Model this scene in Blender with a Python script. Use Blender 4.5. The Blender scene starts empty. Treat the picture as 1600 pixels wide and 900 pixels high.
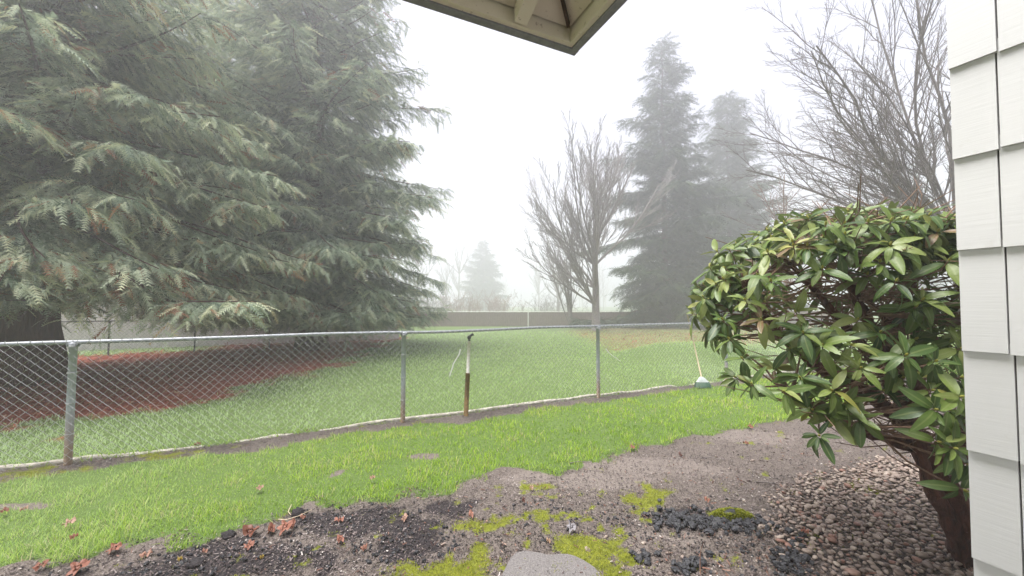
import bpy, math, random
import numpy as np
from mathutils import Vector
R = math.radians
rng = np.random.default_rng(7)
random.seed(7)
scene = bpy.context.scene
COL = scene.collection

# ------------------------------------------------------------------ camera
F, HOR, EYE = 600.0, 475.0, 1.62            # focal length in pixels of a 1600 wide frame, horizon row, eye height
PITCH = math.atan((HOR - 450.0) / F)
cam = bpy.data.cameras.new('camera')
cam.sensor_width, cam.lens = 36.0, 36.0 * F / 1600.0
cam.clip_start, cam.clip_end = 0.05, 2000.0
co = bpy.data.objects.new('camera', cam)
COL.objects.link(co)
co.location = (0, 0, EYE)
co.rotation_euler = (R(90) + PITCH, 0, 0)
scene.camera = co


def W(px, py, depth):
    """world point at a forward distance seen in a given direction"""
    dx, dy = (px - 800) / F, (450 - py) / F
    c, s = math.cos(PITCH), math.sin(PITCH)
    v = np.array([dx, c - dy * s, s + dy * c])
    return np.array([0, 0, EYE]) + v * (depth / v[1])


def G(px, py):
    """point of the flat ground in a given direction"""
    dx, dy = (px - 800) / F, (450 - py) / F
    c, s = math.cos(PITCH), math.sin(PITCH)
    v = np.array([dx, c - dy * s, s + dy * c])
    t = -EYE / v[2]
    return v[0] * t, v[1] * t


# ------------------------------------------------------------------ noise
_lat = rng.random((256, 256))


def vnoise(x, y):
    x = np.asarray(x, float); y = np.asarray(y, float)
    xi = np.floor(x).astype(int); yi = np.floor(y).astype(int)
    fx = x - xi; fy = y - yi
    fx = fx * fx * (3 - 2 * fx); fy = fy * fy * (3 - 2 * fy)
    a = _lat[xi & 255, yi & 255]; b = _lat[(xi + 1) & 255, yi & 255]
    c = _lat[xi & 255, (yi + 1) & 255]; d = _lat[(xi + 1) & 255, (yi + 1) & 255]
    return (a * (1 - fx) + b * fx) * (1 - fy) + (c * (1 - fx) + d * fx) * fy


def fbm(x, y, o=3):
    s = 0; a = 1; t = 0
    for i in range(o):
        s = s + a * vnoise(x * 2 ** i + 17.3 * i, y * 2 ** i + 5.7 * i); t += a; a *= .5
    return s / t          # 0..1


def sstep(a, b, x):
    t = np.clip((x - a) / (b - a), 0, 1)
    return t * t * (3 - 2 * t)


def poly_sd(x, y, poly):
    """signed distance, positive inside"""
    x = np.asarray(x, float); y = np.asarray(y, float)
    inside = np.zeros(x.shape, bool); d = np.full(x.shape, 1e9)
    n = len(poly)
    for i in range(n):
        ax, ay = poly[i]; bx, by = poly[(i + 1) % n]
        ex, ey = bx - ax, by - ay
        t = np.clip(((x - ax) * ex + (y - ay) * ey) / (ex * ex + ey * ey + 1e-12), 0, 1)
        d = np.minimum(d, (x - ax - t * ex) ** 2 + (y - ay - t * ey) ** 2)
        if ay != by:
            c = ((ay > y) != (by > y)) & (x < ex * (y - ay) / (by - ay) + ax)
            inside ^= c
    d = np.sqrt(d)
    return np.where(inside, d, -d)


# ------------------------------------------------------------------ layout
P1 = np.array(G(106, 725)); P3 = np.array(G(935, 621))
FE = (P3 - P1) / np.linalg.norm(P3 - P1)                 # direction along the fence
FN = np.array([-FE[1], FE[0]])                           # away from the house
SPAN = np.linalg.norm(P3 - P1) / 2
HD = -FN                                                 # towards the house side


def fence_uv(x, y):
    dx = np.asarray(x) - P1[0]; dy = np.asarray(y) - P1[1]
    return dx * FE[0] + dy * FE[1], dx * FN[0] + dy * FN[1]


dirt_poly = [G(*p) for p in [(-500, 960), (0, 892), (150, 862), (300, 842), (400, 816), (470, 792), (600, 780), (700, 767),
                             (750, 748), (762, 736), (870, 731), (960, 716), (1000, 697), (1080, 682), (1180, 662),
                             (1240, 651), (1330, 640), (1372, 600), (1400, 575)]] + [(9, 9.2), (12, 6), (10, -3), (-6, -3)]
litter1 = [G(*p) for p in [(-420, 690), (0, 664), (150, 656), (330, 622), (480, 580), (560, 545), (628, 520), (560, 512),
                           (430, 522), (300, 541), (120, 549), (-100, 558), (-600, 570)]]
litter2 = [G(*p) for p in [(880, 512), (935, 530), (960, 548), (1000, 545), (1060, 538), (1200, 535), (1420, 522),
                           (1250, 503), (950, 503)]]
gravel_poly = [G(*p) for p in [(1195, 800), (1230, 762), (1300, 728), (1400, 712), (1470, 735), (1530, 800), (1640, 905), (1600, 960),
                               (1270, 960), (1300, 905), (1215, 850)]]
MOUND = np.array([5.9, 12.2])
moss_blobs = [((745, 885), 75, 26, 1), ((665, 886), 42, 16, 1), ((770, 820), 80, 22, .55), ((858, 806), 50, 14, .7), ((930, 862), 62, 34, 1),
              ((955, 885), 32, 16, 1), ((1010, 770), 38, 12, .8), ((1360, 765), 22, 10, .9), ((880, 840), 90, 20, .45),
              ((90, 742), 70, 12, .95), ((262, 714), 60, 9, .95), ((20, 741), 40, 7, .8), ((1265, 845), 40, 14, .4), ((820, 760), 70, 12, .35)]


def moss_val(x, y):
    m = np.zeros(np.shape(x))
    for (px, py), rx, ry, s in moss_blobs:
        cx, cy = G(px, py)
        x1, _ = G(px + rx, py); _, y1 = G(px, py - ry)
        ax, ay = abs(x1 - cx) * 1.2, abs(y1 - cy) * 1.25
        m = np.maximum(m, s * np.exp(-((x - cx) / ax) ** 2 - ((y - cy) / ay) ** 2))
    n = fbm(x * 9, y * 9, 3)
    return sstep(.34, .70, m * .92 + (n - .5) * 1.7 + (fbm(x * 38, y * 38, 2) - .5) * .5)


bare_blobs = [((665, 715), 30, 6), ((526, 740), 12, 6), ((35, 790), 55, 7)]


def bare_val(x, y):
    m = np.zeros(np.shape(x))
    for (px, py), rx, ry in bare_blobs:
        cx, cy = G(px, py); x1, _ = G(px + rx, py); _, y1 = G(px, py - ry)
        m = np.maximum(m, np.exp(-((x - cx) / abs(x1 - cx)) ** 2 - ((y - cy) / abs(y1 - cy)) ** 2))
    return sstep(.4, .6, m + (fbm(x * 8, y * 8) - .5) * .5)


def dirt_sd(x, y):
    return poly_sd(x, y, dirt_poly) + (fbm(np.asarray(x) * 5, np.asarray(y) * 5, 5) - .5) * .44


def strip_val(x, y):
    u, v = fence_uv(x, y)
    w = .30 + (fbm(u * 1.7, u * 0 + 3) - .5) * .5 + (fbm(np.asarray(x) * 7, np.asarray(y) * 7) - .5) * .22
    w = w * (1 - .35 * sstep(2, 8, u))
    return sstep(-w - .04, -w + .04, v) * (1 - sstep(.03, .09, v + (fbm(u * 5, u * 0 + 9) - .5) * .1))


def litter_val(x, y):
    n = (fbm(np.asarray(x) * 1.3, np.asarray(y) * 1.3, 4) - .5)
    d1 = poly_sd(x, y, litter1) + n * 2.4 + (fbm(np.asarray(x) * 6, np.asarray(y) * 6, 2) - .5) * .7
    d2 = poly_sd(x, y, litter2) + n * 1.2
    return np.maximum(sstep(-.45, .5, d1), sstep(-.8, .9, d2) * .30)


def gz(x, y):
    x = np.asarray(x, float); y = np.asarray(y, float)
    u, v = fence_uv(x, y)
    z = -.016 * np.clip(v - .4, 0, 19)
    r2 = ((x - MOUND[0]) / 2.3) ** 2 + ((y - MOUND[1]) / 1.5) ** 2
    z = z + .42 * np.exp(-r2 ** 2)
    near = np.exp(-((x * x + (y - 3) ** 2) / 60))
    z = z + near * (fbm(x * 1.1, y * 1.1, 2) - .5) * .05
    far = sstep(30, 90, y)
    return z + far * (fbm(x * .03, y * .03) - .3) * 1.5


def gzs(x, y):
    return float(gz(np.array([x]), np.array([y]))[0])


# ------------------------------------------------------------------ mesh building
class MB:
    def __init__(s):
        s.v = []; s.q = []; s.t = []; s.a = []; s.b = []; s.n = 0

    def add(s, v, f, tint=.5, hue=.5):
        v = np.asarray(v, float).reshape(-1, 3); f = np.asarray(f, int)
        k = len(v)
        if len(f):
            (s.q if f.shape[1] == 4 else s.t).append(f + s.n)
        s.v.append(v)
        s.a.append(np.broadcast_to(np.asarray(tint, float), (k,)))
        s.b.append(np.broadcast_to(np.asarray(hue, float), (k,)))
        s.n += k

    def box(s, c, size, rz=0, tint=.5, ax=None):
        sx, sy, sz = [d / 2 for d in size]
        v = np.array([[x, y, z] for x in (-sx, sx) for y in (-sy, sy) for z in (-sz, sz)])
        if ax is not None:
            v = v @ np.array(ax)
        elif rz:
            cz, sn = math.cos(rz), math.sin(rz)
            v = np.stack([v[:, 0] * cz - v[:, 1] * sn, v[:, 0] * sn + v[:, 1] * cz, v[:, 2]], 1)
        f = [[0, 1, 3, 2], [4, 6, 7, 5], [0, 4, 5, 1], [2, 3, 7, 6], [0, 2, 6, 4], [1, 5, 7, 3]]
        s.add(v + np.array(c), f, tint)

    def tube(s, pts, rad, k=6, tint=.5, hue=.5, cap=True):
        p = np.asarray(pts, float); n = len(p)
        r = np.broadcast_to(np.asarray(rad, float), (n,))
        t = np.gradient(p, axis=0)
        t /= np.linalg.norm(t, axis=1)[:, None] + 1e-9
        up = np.array([0, 0, 1.0]) if abs(t[0, 2]) < .9 else np.array([1.0, 0, 0])
        a = np.cross(t, up); a /= np.linalg.norm(a, axis=1)[:, None] + 1e-9
        b = np.cross(a, t)
        th = np.arange(k) * 2 * math.pi / k
        v = p[:, None] + r[:, None, None] * (np.cos(th)[None, :, None] * a[:, None] + np.sin(th)[None, :, None] * b[:, None])
        i = np.arange(n - 1)[:, None] * k; j = np.arange(k)[None]; j2 = (j + 1) % k
        f = np.stack([i + j, i + j2, i + k + j2, i + k + j], -1).reshape(-1, 4)
        base = s.n
        s.add(v.reshape(-1, 3), f, tint, hue)
        if cap and k >= 3:
            for row in (0, n - 1):
                ring = base + row * k + np.arange(k)
                s.v.append(p[row:row + 1]); s.a.append(np.full(1, float(np.mean(tint)))); s.b.append(np.full(1, float(np.mean(hue))))
                tri = np.stack([ring, np.roll(ring, -1), np.full(k, s.n)], 1)
                s.t.append(tri[:, ::-1] if row else tri); s.n += 1

    def lathe(s, c, prof, k=16, tint=.5):
        prof = np.asarray(prof, float); n = len(prof)
        th = np.arange(k) * 2 * math.pi / k
        v = np.stack([np.outer(prof[:, 0], np.cos(th)), np.outer(prof[:, 0], np.sin(th)), np.repeat(prof[:, 1:2], k, 1)], -1) + np.array(c)
        i = np.arange(n - 1)[:, None] * k; j = np.arange(k)[None]; j2 = (j + 1) % k
        s.add(v.reshape(-1, 3), np.stack([i + j, i + j2, i + k + j2, i + k + j], -1).reshape(-1, 4), tint)

    def inst(s, tv, tf, P, D, N, L, tint, hue=.5, jit=None):
        """many copies of a small template: along D, across DxN, up N"""
        P = np.asarray(P); n = len(P); tv = np.asarray(tv, float); m = len(tv)
        D = D / (np.linalg.norm(D, axis=1)[:, None] + 1e-9)
        S = np.cross(D, N); S /= np.linalg.norm(S, axis=1)[:, None] + 1e-9
        N = np.cross(S, D)
        L = np.asarray(L, float)
        if L.ndim == 1:
            L = np.repeat(L[:, None], 3, 1)
        v = (P[:, None] + tv[None, :, 0:1] * (D * L[:, 0:1])[:, None] + tv[None, :, 1:2] * (S * L[:, 1:2])[:, None]
             + tv[None, :, 2:3] * (N * L[:, 2:3])[:, None])
        tint = np.broadcast_to(np.asarray(tint, float), (n,)); 
        h = np.asarray(hue, float)
        if h.shape == (m,) and m != n:
            h = np.tile(h, n)
        else:
            h = np.repeat(np.broadcast_to(h, (n,)), m)
        off = (np.arange(n) * m)[:, None, None]
        for f in tf:
            f = np.asarray(f, int)
            ff = (f[None] + off).reshape(-1, f.shape[1])
            (s.q if f.shape[1] == 4 else s.t).append(ff + s.n)
        s.v.append(v.reshape(-1, 3)); s.a.append(np.repeat(tint, m)); s.b.append(h); s.n += n * m

    def build(s, name, mat, parent=None, smooth=False, origin=None, local=False):
        me = bpy.data.meshes.new(name)
        v = np.concatenate(s.v) if s.v else np.zeros((0, 3))
        if origin is not None and not local:
            v = v - np.asarray(origin, float)
        q = np.concatenate(s.q) if s.q else np.zeros((0, 4), int)
        t = np.concatenate(s.t) if s.t else np.zeros((0, 3), int)
        me.vertices.add(len(v)); me.vertices.foreach_set('co', v.astype(np.float32).ravel())
        loops = np.concatenate([q.ravel(), t.ravel()]).astype(np.int32)
        starts = np.concatenate([np.arange(len(q)) * 4, len(q) * 4 + np.arange(len(t)) * 3]).astype(np.int32)
        me.loops.add(len(loops)); me.loops.foreach_set('vertex_index', loops)
        me.polygons.add(len(starts)); me.polygons.foreach_set('loop_start', starts)
        me.polygons.foreach_set('use_smooth', np.full(len(starts), bool(smooth)))
        for nm, arr in (('tint', s.a), ('hue', s.b)):
            at = me.attributes.new(nm, 'FLOAT', 'POINT')
            at.data.foreach_set('value', np.concatenate(arr).astype(np.float32))
        me.update(calc_edges=True)
        me.materials.append(mat)
        o = bpy.data.objects.new(name, me)
        COL.objects.link(o)
        if origin is not None:
            o.location = origin
        if parent is not None:
            o.parent = parent
            if origin is None:                       # geometry given in world space
                q_, wl = parent, np.zeros(3)
                while q_ is not None: wl = wl + np.array(q_.location); q_ = q_.parent
                me.vertices.foreach_set('co', (v - wl).astype(np.float32).ravel()); me.update()
        return o


def tag(o, label=None, cat=None, group=None, kind=None):
    if label: o['label'] = label
    if cat: o['category'] = cat
    if group: o['group'] = group
    if kind: o['kind'] = kind
    return o


def empty(name, loc, label, cat, group=None):
    o = bpy.data.objects.new(name, None); COL.objects.link(o)
    o.location = [float(c) for c in loc]
    return tag(o, label, cat, group)


# ------------------------------------------------------------------ materials
class NT:
    def __init__(s, name):
        s.m = bpy.data.materials.new(name); s.m.use_nodes = True
        s.t = s.m.node_tree; s.t.nodes.clear()
        s.out = s.n('ShaderNodeOutputMaterial')

    def n(s, typ, **kw):
        nd = s.t.nodes.new(typ)
        for k, v in kw.items():
            if k.startswith('i_'):
                nd.inputs[k[2:].replace('_', ' ')].default_value = v
            else:
                setattr(nd, k, v)
        return nd

    def l(s, a, b):
        s.t.links.new(a, b)

    def attr(s, name):
        return s.n('ShaderNodeAttribute', attribute_name=name).outputs['Fac']

    def noise(s, scale, detail=4, rough=.6, vec=None):
        nd = s.n('ShaderNodeTexNoise'); nd.inputs['Scale'].default_value = scale
        nd.inputs['Detail'].default_value = detail; nd.inputs['Roughness'].default_value = rough
        if vec is None:
            if not hasattr(s, 'tc'): s.tc = s.n('ShaderNodeTexCoord').outputs['Object']
            vec = s.tc
        s.l(vec, nd.inputs['Vector'])
        return nd.outputs['Fac']

    def ramp(s, fac, stops, interp='LINEAR'):
        nd = s.n('ShaderNodeValToRGB'); cr = nd.color_ramp; cr.interpolation = interp
        while len(cr.elements) < len(stops): cr.elements.new(.5)
        for e, (p, c) in zip(cr.elements, stops):
            e.position = p; e.color = (*c, 1)
        s.l(fac, nd.inputs['Fac'])
        return nd.outputs['Color']

    def mix(s, fac, a, b, mode='MIX'):
        nd = s.n('ShaderNodeMix', data_type='RGBA', blend_type=mode)
        for sock, val in ((nd.inputs[0], fac), (nd.inputs[6], a), (nd.inputs[7], b)):
            if hasattr(val, 'is_linked') or hasattr(val, 'links'):
                s.l(val, sock)
            elif isinstance(val, (int, float)):
                sock.default_value = val
            else:
                sock.default_value = (*val, 1)
        return nd.outputs[2]

    def math(s, op, a, b=0.0):
        nd = s.n('ShaderNodeMath', operation=op)
        for i, v in enumerate((a, b)):
            if hasattr(v, 'links'): s.l(v, nd.inputs[i])
            else: nd.inputs[i].default_value = v
        return nd.outputs[0]

    def bump(s, h, strength=.4, dist=.02):
        nd = s.n('ShaderNodeBump'); nd.inputs['Strength'].default_value = strength; nd.inputs['Distance'].default_value = dist
        s.l(h, nd.inputs['Height'])
        return nd.outputs['Normal']

    def bsdf(s, col, rough=.7, normal=None, metal=0.0, spec=.5, trans=0.0, transcol=None, coat=0.0):
        p = s.n('ShaderNodeBsdfPrincipled')
        if hasattr(col, 'links'): s.l(col, p.inputs['Base Color'])
        else: p.inputs['Base Color'].default_value = (*col, 1)
        if hasattr(rough, 'links'): s.l(rough, p.inputs['Roughness'])
        else: p.inputs['Roughness'].default_value = rough
        p.inputs['Metallic'].default_value = metal
        p.inputs['Specular IOR Level'].default_value = spec
        p.inputs['Coat Weight'].default_value = coat
        if normal is not None: s.l(normal, p.inputs['Normal'])
        sh = p.outputs[0]
        if trans > 0:
            tr = s.n('ShaderNodeBsdfTranslucent')
            c = transcol if transcol is not None else col
            if hasattr(c, 'links'): s.l(c, tr.inputs['Color'])
            else: tr.inputs['Color'].default_value = (*c, 1)
            mx = s.n('ShaderNodeMixShader'); mx.inputs[0].default_value = trans
            s.l(sh, mx.inputs[1]); s.l(tr.outputs[0], mx.inputs[2]); sh = mx.outputs[0]
        s.l(sh, s.out.inputs['Surface'])
        return s.m


def m_leafy(name, stops, trans=.3, rough=.6, spec=.25, hue=None, hf=.6):
    t = NT(name)
    c = t.ramp(t.attr('tint'), stops)
    if hue is not None:
        c = t.mix(t.math('MULTIPLY', t.attr('hue'), hf), c, hue)
    return t.bsdf(c, rough, spec=spec, trans=trans)


def m_plain(name, c1, c2, scale=8, rough=.6, bump=.2, dist=.01, metal=0, spec=.4, stretch=None):
    t = NT(name)
    vec = None
    if stretch is not None:
        mp = t.n('ShaderNodeMapping'); mp.inputs['Scale'].default_value = stretch
        tc = t.n('ShaderNodeTexCoord'); t.l(tc.outputs['Object'], mp.inputs['Vector']); vec = mp.outputs[0]
    n = t.noise(scale, 5, .65, vec)
    c = t.ramp(n, [(.3, c1), (.7, c2)])
    return t.bsdf(c, rough, t.bump(n, bump, dist), metal, spec)


M = {}
# ---- ground
t = NT('ground_soil_and_turf')
n1 = t.noise(2.2, 5); n2 = t.noise(28, 5, .7); n3 = t.noise(120, 3, .7); n4 = t.noise(.5, 4)
def msk(name, amp):
    m_ = t.math('ADD', t.attr(name), t.math('MULTIPLY', t.math('SUBTRACT', t.math('ADD', t.math('MULTIPLY', n2, .6), t.math('MULTIPLY', n5, .4)), .5), amp * 1.6))
    return t.ramp(m_, [(.30, (0, 0, 0)), (.70, (1, 1, 1))])


n5 = t.noise(70, 4, .75)
lawn = t.mix(n4, (.09, .17, .03), (.16, .23, .06))
lawn = t.mix(t.math('MULTIPLY', n2, .7), lawn, (.05, .06, .02))
soil = t.ramp(n5, [(.3, (.018, .013, .011)), (.5, (.085, .066, .056)), (.72, (.23, .19, .165))])
soil = t.mix(t.ramp(n3, [(.42, (0, 0, 0)), (.68, (1, 1, 1))]), soil, (.24, .205, .18))
soil = t.mix(msk('dark', 2.6), soil, t.mix(n3, (.012, .010, .011), (.05, .04, .042)))
soil = t.mix(msk('tan', 2.6), soil, t.mix(n5, (.10, .082, .072), (.29, .245, .215)))
lit = t.ramp(n2, [(.25, (.11, .026, .018)), (.5, (.30, .066, .042)), (.75, (.42, .12, .075))])
lit = t.mix(t.math('MULTIPLY', n1, .3), lit, (.08, .035, .025))
mos = t.ramp(n2, [(.3, (.09, .10, .012)), (.7, (.23, .25, .03))])
c = t.mix(msk('soil', .8), lawn, soil)
c = t.mix(t.attr('litter'), c, lit)
c = t.mix(msk('moss', 1.8), c, mos)
hgt = t.math('ADD', n2, t.math('MULTIPLY', n3, .5))
M['ground'] = t.bsdf(c, .85, t.bump(hgt, .7, .02), spec=.25)

M['grass'] = m_leafy('lawn_blades', [(0, (.11, .21, .012)), (.45, (.28, .45, .022)), (.78, (.42, .57, .05)), (.9, (.52, .56, .16)), (1, (.55, .46, .27))],   .4, .6, .12,
                     hue=(.50, .62, .37), hf=.8)  # hue: paler blades left and beyond fence, frost and fog put into colour
M['moss'] = m_leafy('moss_tufts', [(0, (.10, .11, .01)), (.6, (.24, .27, .025)), (1, (.36, .34, .05))], .2, .8, .1)
M['needles'] = m_leafy('fallen_needles', [(0, (.09, .024, .016)), (.5, (.31, .072, .045)), (.85, (.43, .16, .10)), (1, (.45, .33, .22))], 0, .8, .2)
M['leafbits'] = m_leafy('leaf_bits', [(0, (.04, .02, .015)), (.5, (.13, .06, .04)), (.85, (.26, .14, .10)), (1, (.42, .32, .26))], 0, .7, .3)
M['mulch'] = m_leafy('bark_flakes', [(0, (.012, .010, .011)), (.35, (.07, .052, .05)), (.7, (.20, .16, .15)), (.93, (.30, .26, .24)), (1, (.46, .42, .39))], 0, .7, .3)
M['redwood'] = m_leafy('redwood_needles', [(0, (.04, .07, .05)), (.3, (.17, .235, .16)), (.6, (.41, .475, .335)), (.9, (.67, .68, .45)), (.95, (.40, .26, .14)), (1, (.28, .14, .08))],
                       .25, .6, .15)
M['conifer'] = m_leafy('conifer_needles', [(0, (.02, .04, .025)), (.5, (.045, .075, .04)), (1, (.10, .13, .06))], .2, .6, .12)
M['redbark'] = m_plain('red_brown_bark', (.035, .014, .012), (.12, .05, .038), 5, .9, .8, .06, stretch=(3, 3, .35))
M['greybark'] = m_plain('grey_bark', (.06, .05, .045), (.17, .145, .125), 14, .9, .5, .02)
M['twigbark'] = m_plain('bare_twig_bark', (.14, .12, .115), (.27, .235, .22), 9, .9, .3, .01)
M['russetbark'] = m_plain('russet_twig_bark', (.16, .08, .05), (.28, .16, .11), 9, .9, .3, .01)
M['rhodobark'] = m_plain('peeling_red_bark', (.025, .010, .008), (.17, .06, .038), 26, .8, 1.0, .06, stretch=(1, 1, .35))

M['shoot'] = m_plain('brown_shoot_bark', (.11, .06, .04), (.30, .19, .13), 30, .8, .4, .006)
t = NT('rhododendron_leaf')
tint = t.attr('tint'); ac = t.attr('hue')
base = t.ramp(tint, [(0, (.025, .065, .015)), (.35, (.075, .14, .024)), (.65, (.17, .24, .045)), (.86, (.30, .34, .10)), (.97, (.42, .40, .08)), (1, (.20, .12, .05))])
rib = t.ramp(ac, [(.0, (1, 1, 1)), (.10, (.8, .8, .8)), (.2, (0, 0, 0))])
base = t.mix(t.math('MULTIPLY', rib, .5), base, (.28, .32, .12))
nn = t.noise(45, 4); base = t.mix(t.math('MULTIPLY', nn, .35), base, (.02, .04, .012))
geo = t.n('ShaderNodeNewGeometry')
base = t.mix(geo.outputs['Backfacing'], base, t.mix(.5, base, (.20, .24, .10)))
M['rhodo'] = t.bsdf(base, t.math('ADD', .3, t.math('MULTIPLY', nn, .25)), t.bump(nn, .4, .006), spec=.55, trans=.22, coat=0)
M['bud'] = m_plain('yellow_green_bud', (.30, .32, .04), (.48, .46, .07), 60, .5, .2, .003)

M['galv'] = m_plain('galvanized_steel', (.18, .19, .20), (.40, .42, .44), 30, .5, .15, .003, metal=.55)
M['wire'] = m_plain('galvanized_wire', (.32, .32, .32), (.55, .55, .55), 40, .5, .1, .002, metal=.35)
t = NT('weathered_post_steel')
sep = t.n('ShaderNodeSeparateXYZ'); tcg = t.n('ShaderNodeTexCoord'); t.l(tcg.outputs['Object'], sep.inputs[0])
n = t.noise(30, 5)
rust = t.math('SUBTRACT', t.math('ADD', .42, t.math('MULTIPLY', n, .35)), sep.outputs['Z'])
rust = t.ramp(t.math('MULTIPLY', rust, 2.2), [(.0, (0, 0, 0)), (1, (1, 1, 1))])
c = t.mix(n, (.26, .29, .32), (.46, .49, .52))
c = t.mix(rust, c, t.mix(n, (.16, .10, .06), (.28, .20, .13)))
M['post'] = t.bsdf(c, .55, t.bump(n, .2, .003), .3)
M['darkmetal'] = m_plain('dark_coated_steel', (.025, .025, .03), (.05, .05, .055), 30, .5, .1, .002, metal=.3)
M['concrete'] = m_plain('pale_concrete', (.24, .21, .17), (.60, .56, .49), 18, .9, .6, .01)
M['slab'] = m_plain('grey_paving_concrete', (.10, .092, .09), (.24, .22, .21), 90, .9, .9, .008)
M['board'] = m_plain('weathered_fence_boards', (.62, .58, .60), (.80, .76, .78), 7, .9, .3, .01, stretch=(4, 4, .4))
M['brownpanel'] = m_plain('brown_fence_slats', (.15, .10, .09), (.26, .19, .17), 7, .9, .3, .01, stretch=(3, 3, .5))
M['whitepost'] = m_plain('white_painted_post', (.70, .69, .66), (.82, .81, .79), 12, .7, .1, .003)
M['peel'] = m_plain('stained_white_pipe', (.50, .44, .36), (.80, .78, .74), 25, .6, .3, .004)
M['rust'] = m_plain('rusted_sleeve', (.10, .055, .02), (.30, .19, .08), 26, .9, .6, .006)
M['black'] = m_plain('black_plastic', (.012, .012, .013), (.03, .03, .03), 30, .5, .1, .002)
M['plastic'] = m_plain('white_plastic_strip', (.72, .71, .68), (.85, .84, .82), 20, .5, .1, .002)
M['handle'] = m_plain('pale_wooden_handle', (.46, .36, .23), (.68, .57, .42), 12, .6, .2, .003, stretch=(6, 6, .6))
M['greybroom'] = m_plain('grey_broom_cap', (.42, .46, .45), (.60, .63, .62), 20, .5, .1, .002)
M['bristle'] = m_leafy('green_bristles', [(0, (.06, .14, .10)), (.5, (.16, .27, .20)), (1, (.34, .42, .36))], .1, .6, .3)
M['leafy'] = None
t = NT('fallen_leaf')
lc = t.ramp(t.attr('tint'), [(0, (.06, .025, .018)), (.25, (.20, .06, .03)), (.5, (.36, .14, .09)), (.75, (.48, .30, .22)), (.92, (.5, .36, .05)), (1, (.30, .31, .38))])
ln = t.noise(70, 4); lc = t.mix(t.math('MULTIPLY', ln, .45), lc, (.08, .035, .02))
M['leaf'] = t.bsdf(lc, .55, t.bump(ln, .4, .004), trans=.15)
M['pebble'] = None
t = NT('river_pebble')
pc = t.ramp(t.attr('tint'), [(0, (.05, .047, .047)), (.3, (.12, .09, .07)), (.55, (.23, .17, .14)), (.8, (.36, .285, .235)), (.95, (.48, .40, .33)), (1, (.22, .08, .05))])
pn = t.noise(60, 4); pc = t.mix(t.math('MULTIPLY', pn, .4), pc, (.10, .08, .07))
M['pebble'] = t.bsdf(pc, .5, t.bump(pn, .15, .004), spec=.4)
M['char'] = m_plain('dark_stone', (.010, .010, .012), (.050, .050, .056), 40, .55, .5, .006)
M['clod'] = m_plain('wet_black_soil', (.008, .007, .008), (.035, .028, .03), 45, .8, .9, .012)
t = NT('white_wall_paint')
mp = t.n('ShaderNodeMapping'); mp.inputs['Scale'].default_value = (60, 60, 6)
mp.inputs['Scale'].default_value = (7, 7, 150)
tc = t.n('ShaderNodeTexCoord'); t.l(tc.outputs['Object'], mp.inputs['Vector'])
sn = t.noise(1, 5, .6, mp.outputs[0]); sn2 = t.noise(3, 3)
wc = t.mix(sn2, (.74, .74, .74), (.79, .79, .79))
wc = t.mix(t.math('MULTIPLY', sn, .07), wc, (.60, .59, .58))
wc = t.mix(t.math('MULTIPLY', t.attr('tint'), .10), wc, (.60, .585, .55))
st = t.noise(9, 5, .7)
wc = t.mix(t.ramp(st, [(.62, (0, 0, 0)), (.8, (.45, .45, .45))]), wc, (.50, .47, .42))
M['wall'] = t.bsdf(wc, .6, t.bump(sn, .13, .003), spec=.3)
M['gap'] = m_plain('dark_felt', (.05, .045, .04), (.09, .08, .075), 20, .9, .1, .003)  # dark backing that shows in the gaps between shingles
t = NT('cream_soffit_paint')
s1 = t.noise(9, 5); s2 = t.noise(45, 4, .7)
cc = t.mix(s1, (.80, .71, .57), (.88, .80, .68))
cc = t.mix(t.ramp(s2, [(.62, (0, 0, 0)), (.75, (1, 1, 1))]), cc, (.34, .25, .16))
M['cream'] = t.bsdf(cc, .6, t.bump(s2, .25, .004), spec=.3)
M['seam'] = m_plain('dirty_seam', (.03, .02, .015), (.10, .06, .04), 40, .9, .2, .003)
M['drip'] = m_plain('grey_roof_edge', (.22, .22, .245), (.34, .34, .37), 35, .8, .4, .006)

# ------------------------------------------------------------------ sky, sun, haze
SUN_EL, SUN_AZ = 71.0, -98.0        # azimuth measured from straight ahead, to the left
w = bpy.data.worlds.new('World'); scene.world = w; w.use_nodes = True
nt = w.node_tree
bg = nt.nodes['Background']
sky = nt.nodes.new('ShaderNodeTexSky'); sky.sky_type = 'NISHITA'; sky.sun_disc = False
sky.sun_elevation = R(SUN_EL); sky.sun_rotation = R(SUN_AZ)
sky.air_density = 1.0; sky.dust_density = 6.0; sky.ozone_density = 1.0
hs = nt.nodes.new('ShaderNodeHueSaturation'); hs.inputs['Saturation'].default_value = .22
nt.links.new(sky.outputs[0], hs.inputs['Color'])
mxs = nt.nodes.new('ShaderNodeMix'); mxs.data_type = 'RGBA'; mxs.inputs[0].default_value = .88
nt.links.new(hs.outputs[0], mxs.inputs[6]); mxs.inputs[7].default_value = (8.2, 8.4, 10.8, 1)
nt.links.new(mxs.outputs[2], bg.inputs['Color'])
bg.inputs['Strength'].default_value = .041
sl = bpy.data.lights.new('sun', 'SUN'); sl.energy = 4.4; sl.angle = R(35); sl.color = (1, .975, .94)
so = bpy.data.objects.new('sun', sl); COL.objects.link(so)
sd = Vector((math.sin(R(SUN_AZ)) * math.cos(R(SUN_EL)), math.cos(R(SUN_AZ)) * math.cos(R(SUN_EL)), math.sin(R(SUN_EL))))
so.rotation_euler = sd.to_track_quat('Z', 'Y').to_euler()
so.location = sd * 60

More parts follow.
